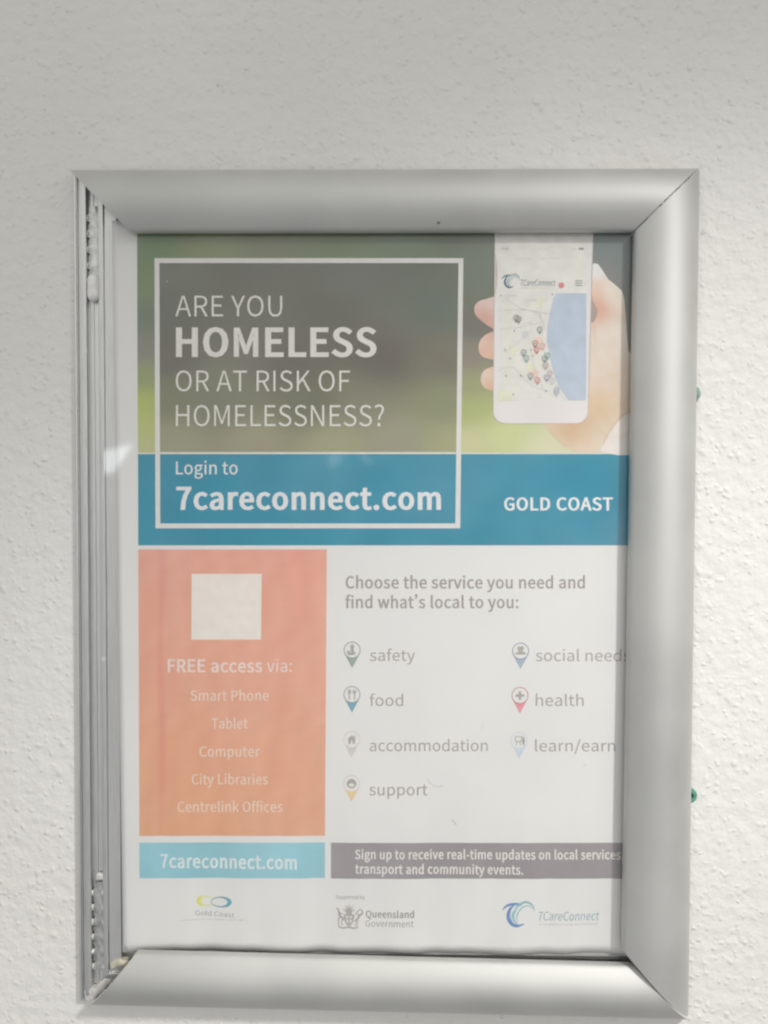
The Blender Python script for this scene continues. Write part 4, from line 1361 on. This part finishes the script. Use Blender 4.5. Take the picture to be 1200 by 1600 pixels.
for lp in ([(226, 342), (258, 342), (258, 374), (226, 374)], [(270, 342), (304, 342), (304, 374), (270, 374)], [(226, 388), (258, 388), (258, 432), (238, 418)], [(270, 388), (304, 388), (294, 418), (270, 434)]):
    v, f = fill([K7(lp)]); n0 = len(V); V += v; F += [tuple(k + n0 for k in t) for t in f]
mesh('logo_shield', to_paper(V, L2), F, ink((202, 199, 196), 212), gv)

# --- service logo
sv = text('service_logo', '7CareConnect', 840, 935.5, 1438.3, 13.6, ink((158, 178, 184), 218), poster, L1, 6, .2)
swirl('logo_emblem', 770, 1390, .15, sv, L1, 218, (118, 146, 186), (142, 178, 188), (184, 208, 226))
dashes('logo_strapline', 842, 934, 1444.6, 1.6, ink((184, 186, 188), 218), sv, L1, 31, .8, 2.4)

# --- pen flick and scuffs on the paper
poly('pen_mark', [stroke([(667, 1216), (675, 1226), (685, 1229), (692, 1227)], .8, 1.3)], ink((196, 192, 190), 222), poster, L1)
poly('pen_mark', [stroke([(706, 1280), (710, 1285), (713, 1289)], .9, 1.6)], ink((182, 178, 178), 220), poster, L1)
poly('pen_mark', [stroke([(757, 1126), (753, 1135), (753, 1141)], .6, .8)], ink((205, 202, 200), 224), poster, L1)

# ------------------------------------------------------------------ clear cover sheet
def sheet():
    d0, d1 = 5.45, 5.85
    p = [U(158, 352, d1), U(1000, 352, d1), U(984, 1499, d1), U(170, 1487, d1)]
    V = [B(q[0], q[1], d) for d in (d0, d1) for q in p]
    o = mesh('cover_sheet', V, [(0, 1, 2, 3), (7, 6, 5, 4), (0, 4, 5, 1), (1, 5, 6, 2), (2, 6, 7, 3), (3, 7, 4, 0)], sheet_material(), frame)
    return o


cover = sheet()


# ------------------------------------------------------------------ green bits beside the right rail
def wall_plug():
    c = U(1078.5, 1243.5, 1.2)
    t = empty('wall_plug', B(c[0], c[1], 0), 'round green plastic wall plug half hidden by the right rail, lower down', 'wall plug')
    g = plain('green_plastic', (.11, .30, .22), .45, .15, 600)
    dk = plain('dark_hole', (.03, .12, .08), .7)
    V, F = [], []
    K = 28
    prof = [(2.75, .0), (2.75, 1.0), (2.45, 1.45), (1.3, 1.45), (1.1, 1.2), (1.0, .2)]
    for r, d in prof:
        for k in range(K):
            a = 2 * math.pi * k / K
            V.append(B(c[0] + r * math.cos(a), c[1] + r * 1.05 * math.sin(a), d))
    for i in range(len(prof) - 1):
        for k in range(K):
            j = (k + 1) % K
            F.append((i * K + k, i * K + j, i * K + K + j, i * K + K + k))
    autosmooth(mesh('collar', V, F, g, t), 40)
    V = [B(c[0] + 1.05 * math.cos(2 * math.pi * k / K), c[1] + 1.1 * math.sin(2 * math.pi * k / K), .4) for k in range(K)]
    mesh('socket', V, [tuple(range(K))], dk, t)


def chip():
    pts = [(1084, 604), (1090, 605), (1093.5, 608), (1095, 614), (1094.5, 620), (1091, 623), (1089, 628), (1084, 630)]
    q = [U(x, y, .6) for x, y in pts]
    n = len(q); c = np.mean(q, 0)
    V = [B(a[0], a[1], .0) for a in q] + [B(a[0], a[1], .7) for a in q] + [B(*(c + (a - c) * .62), 1.1) for a in q]
    F = []
    for k in range(2):
        for i in range(n):
            j = (i + 1) % n
            F.append((k * n + i, k * n + j, k * n + n + j, k * n + n + i))
    F.append(tuple(range(2 * n, 3 * n)))
    o = mesh('plastic_chip', V, F, plain('grey_green_plastic', (.24, .34, .29), .5, .3, 900))
    tag(autosmooth(o, 40), 'jagged grey green sliver poking out beside the right rail, higher up', 'chip')


wall_plug()
chip()
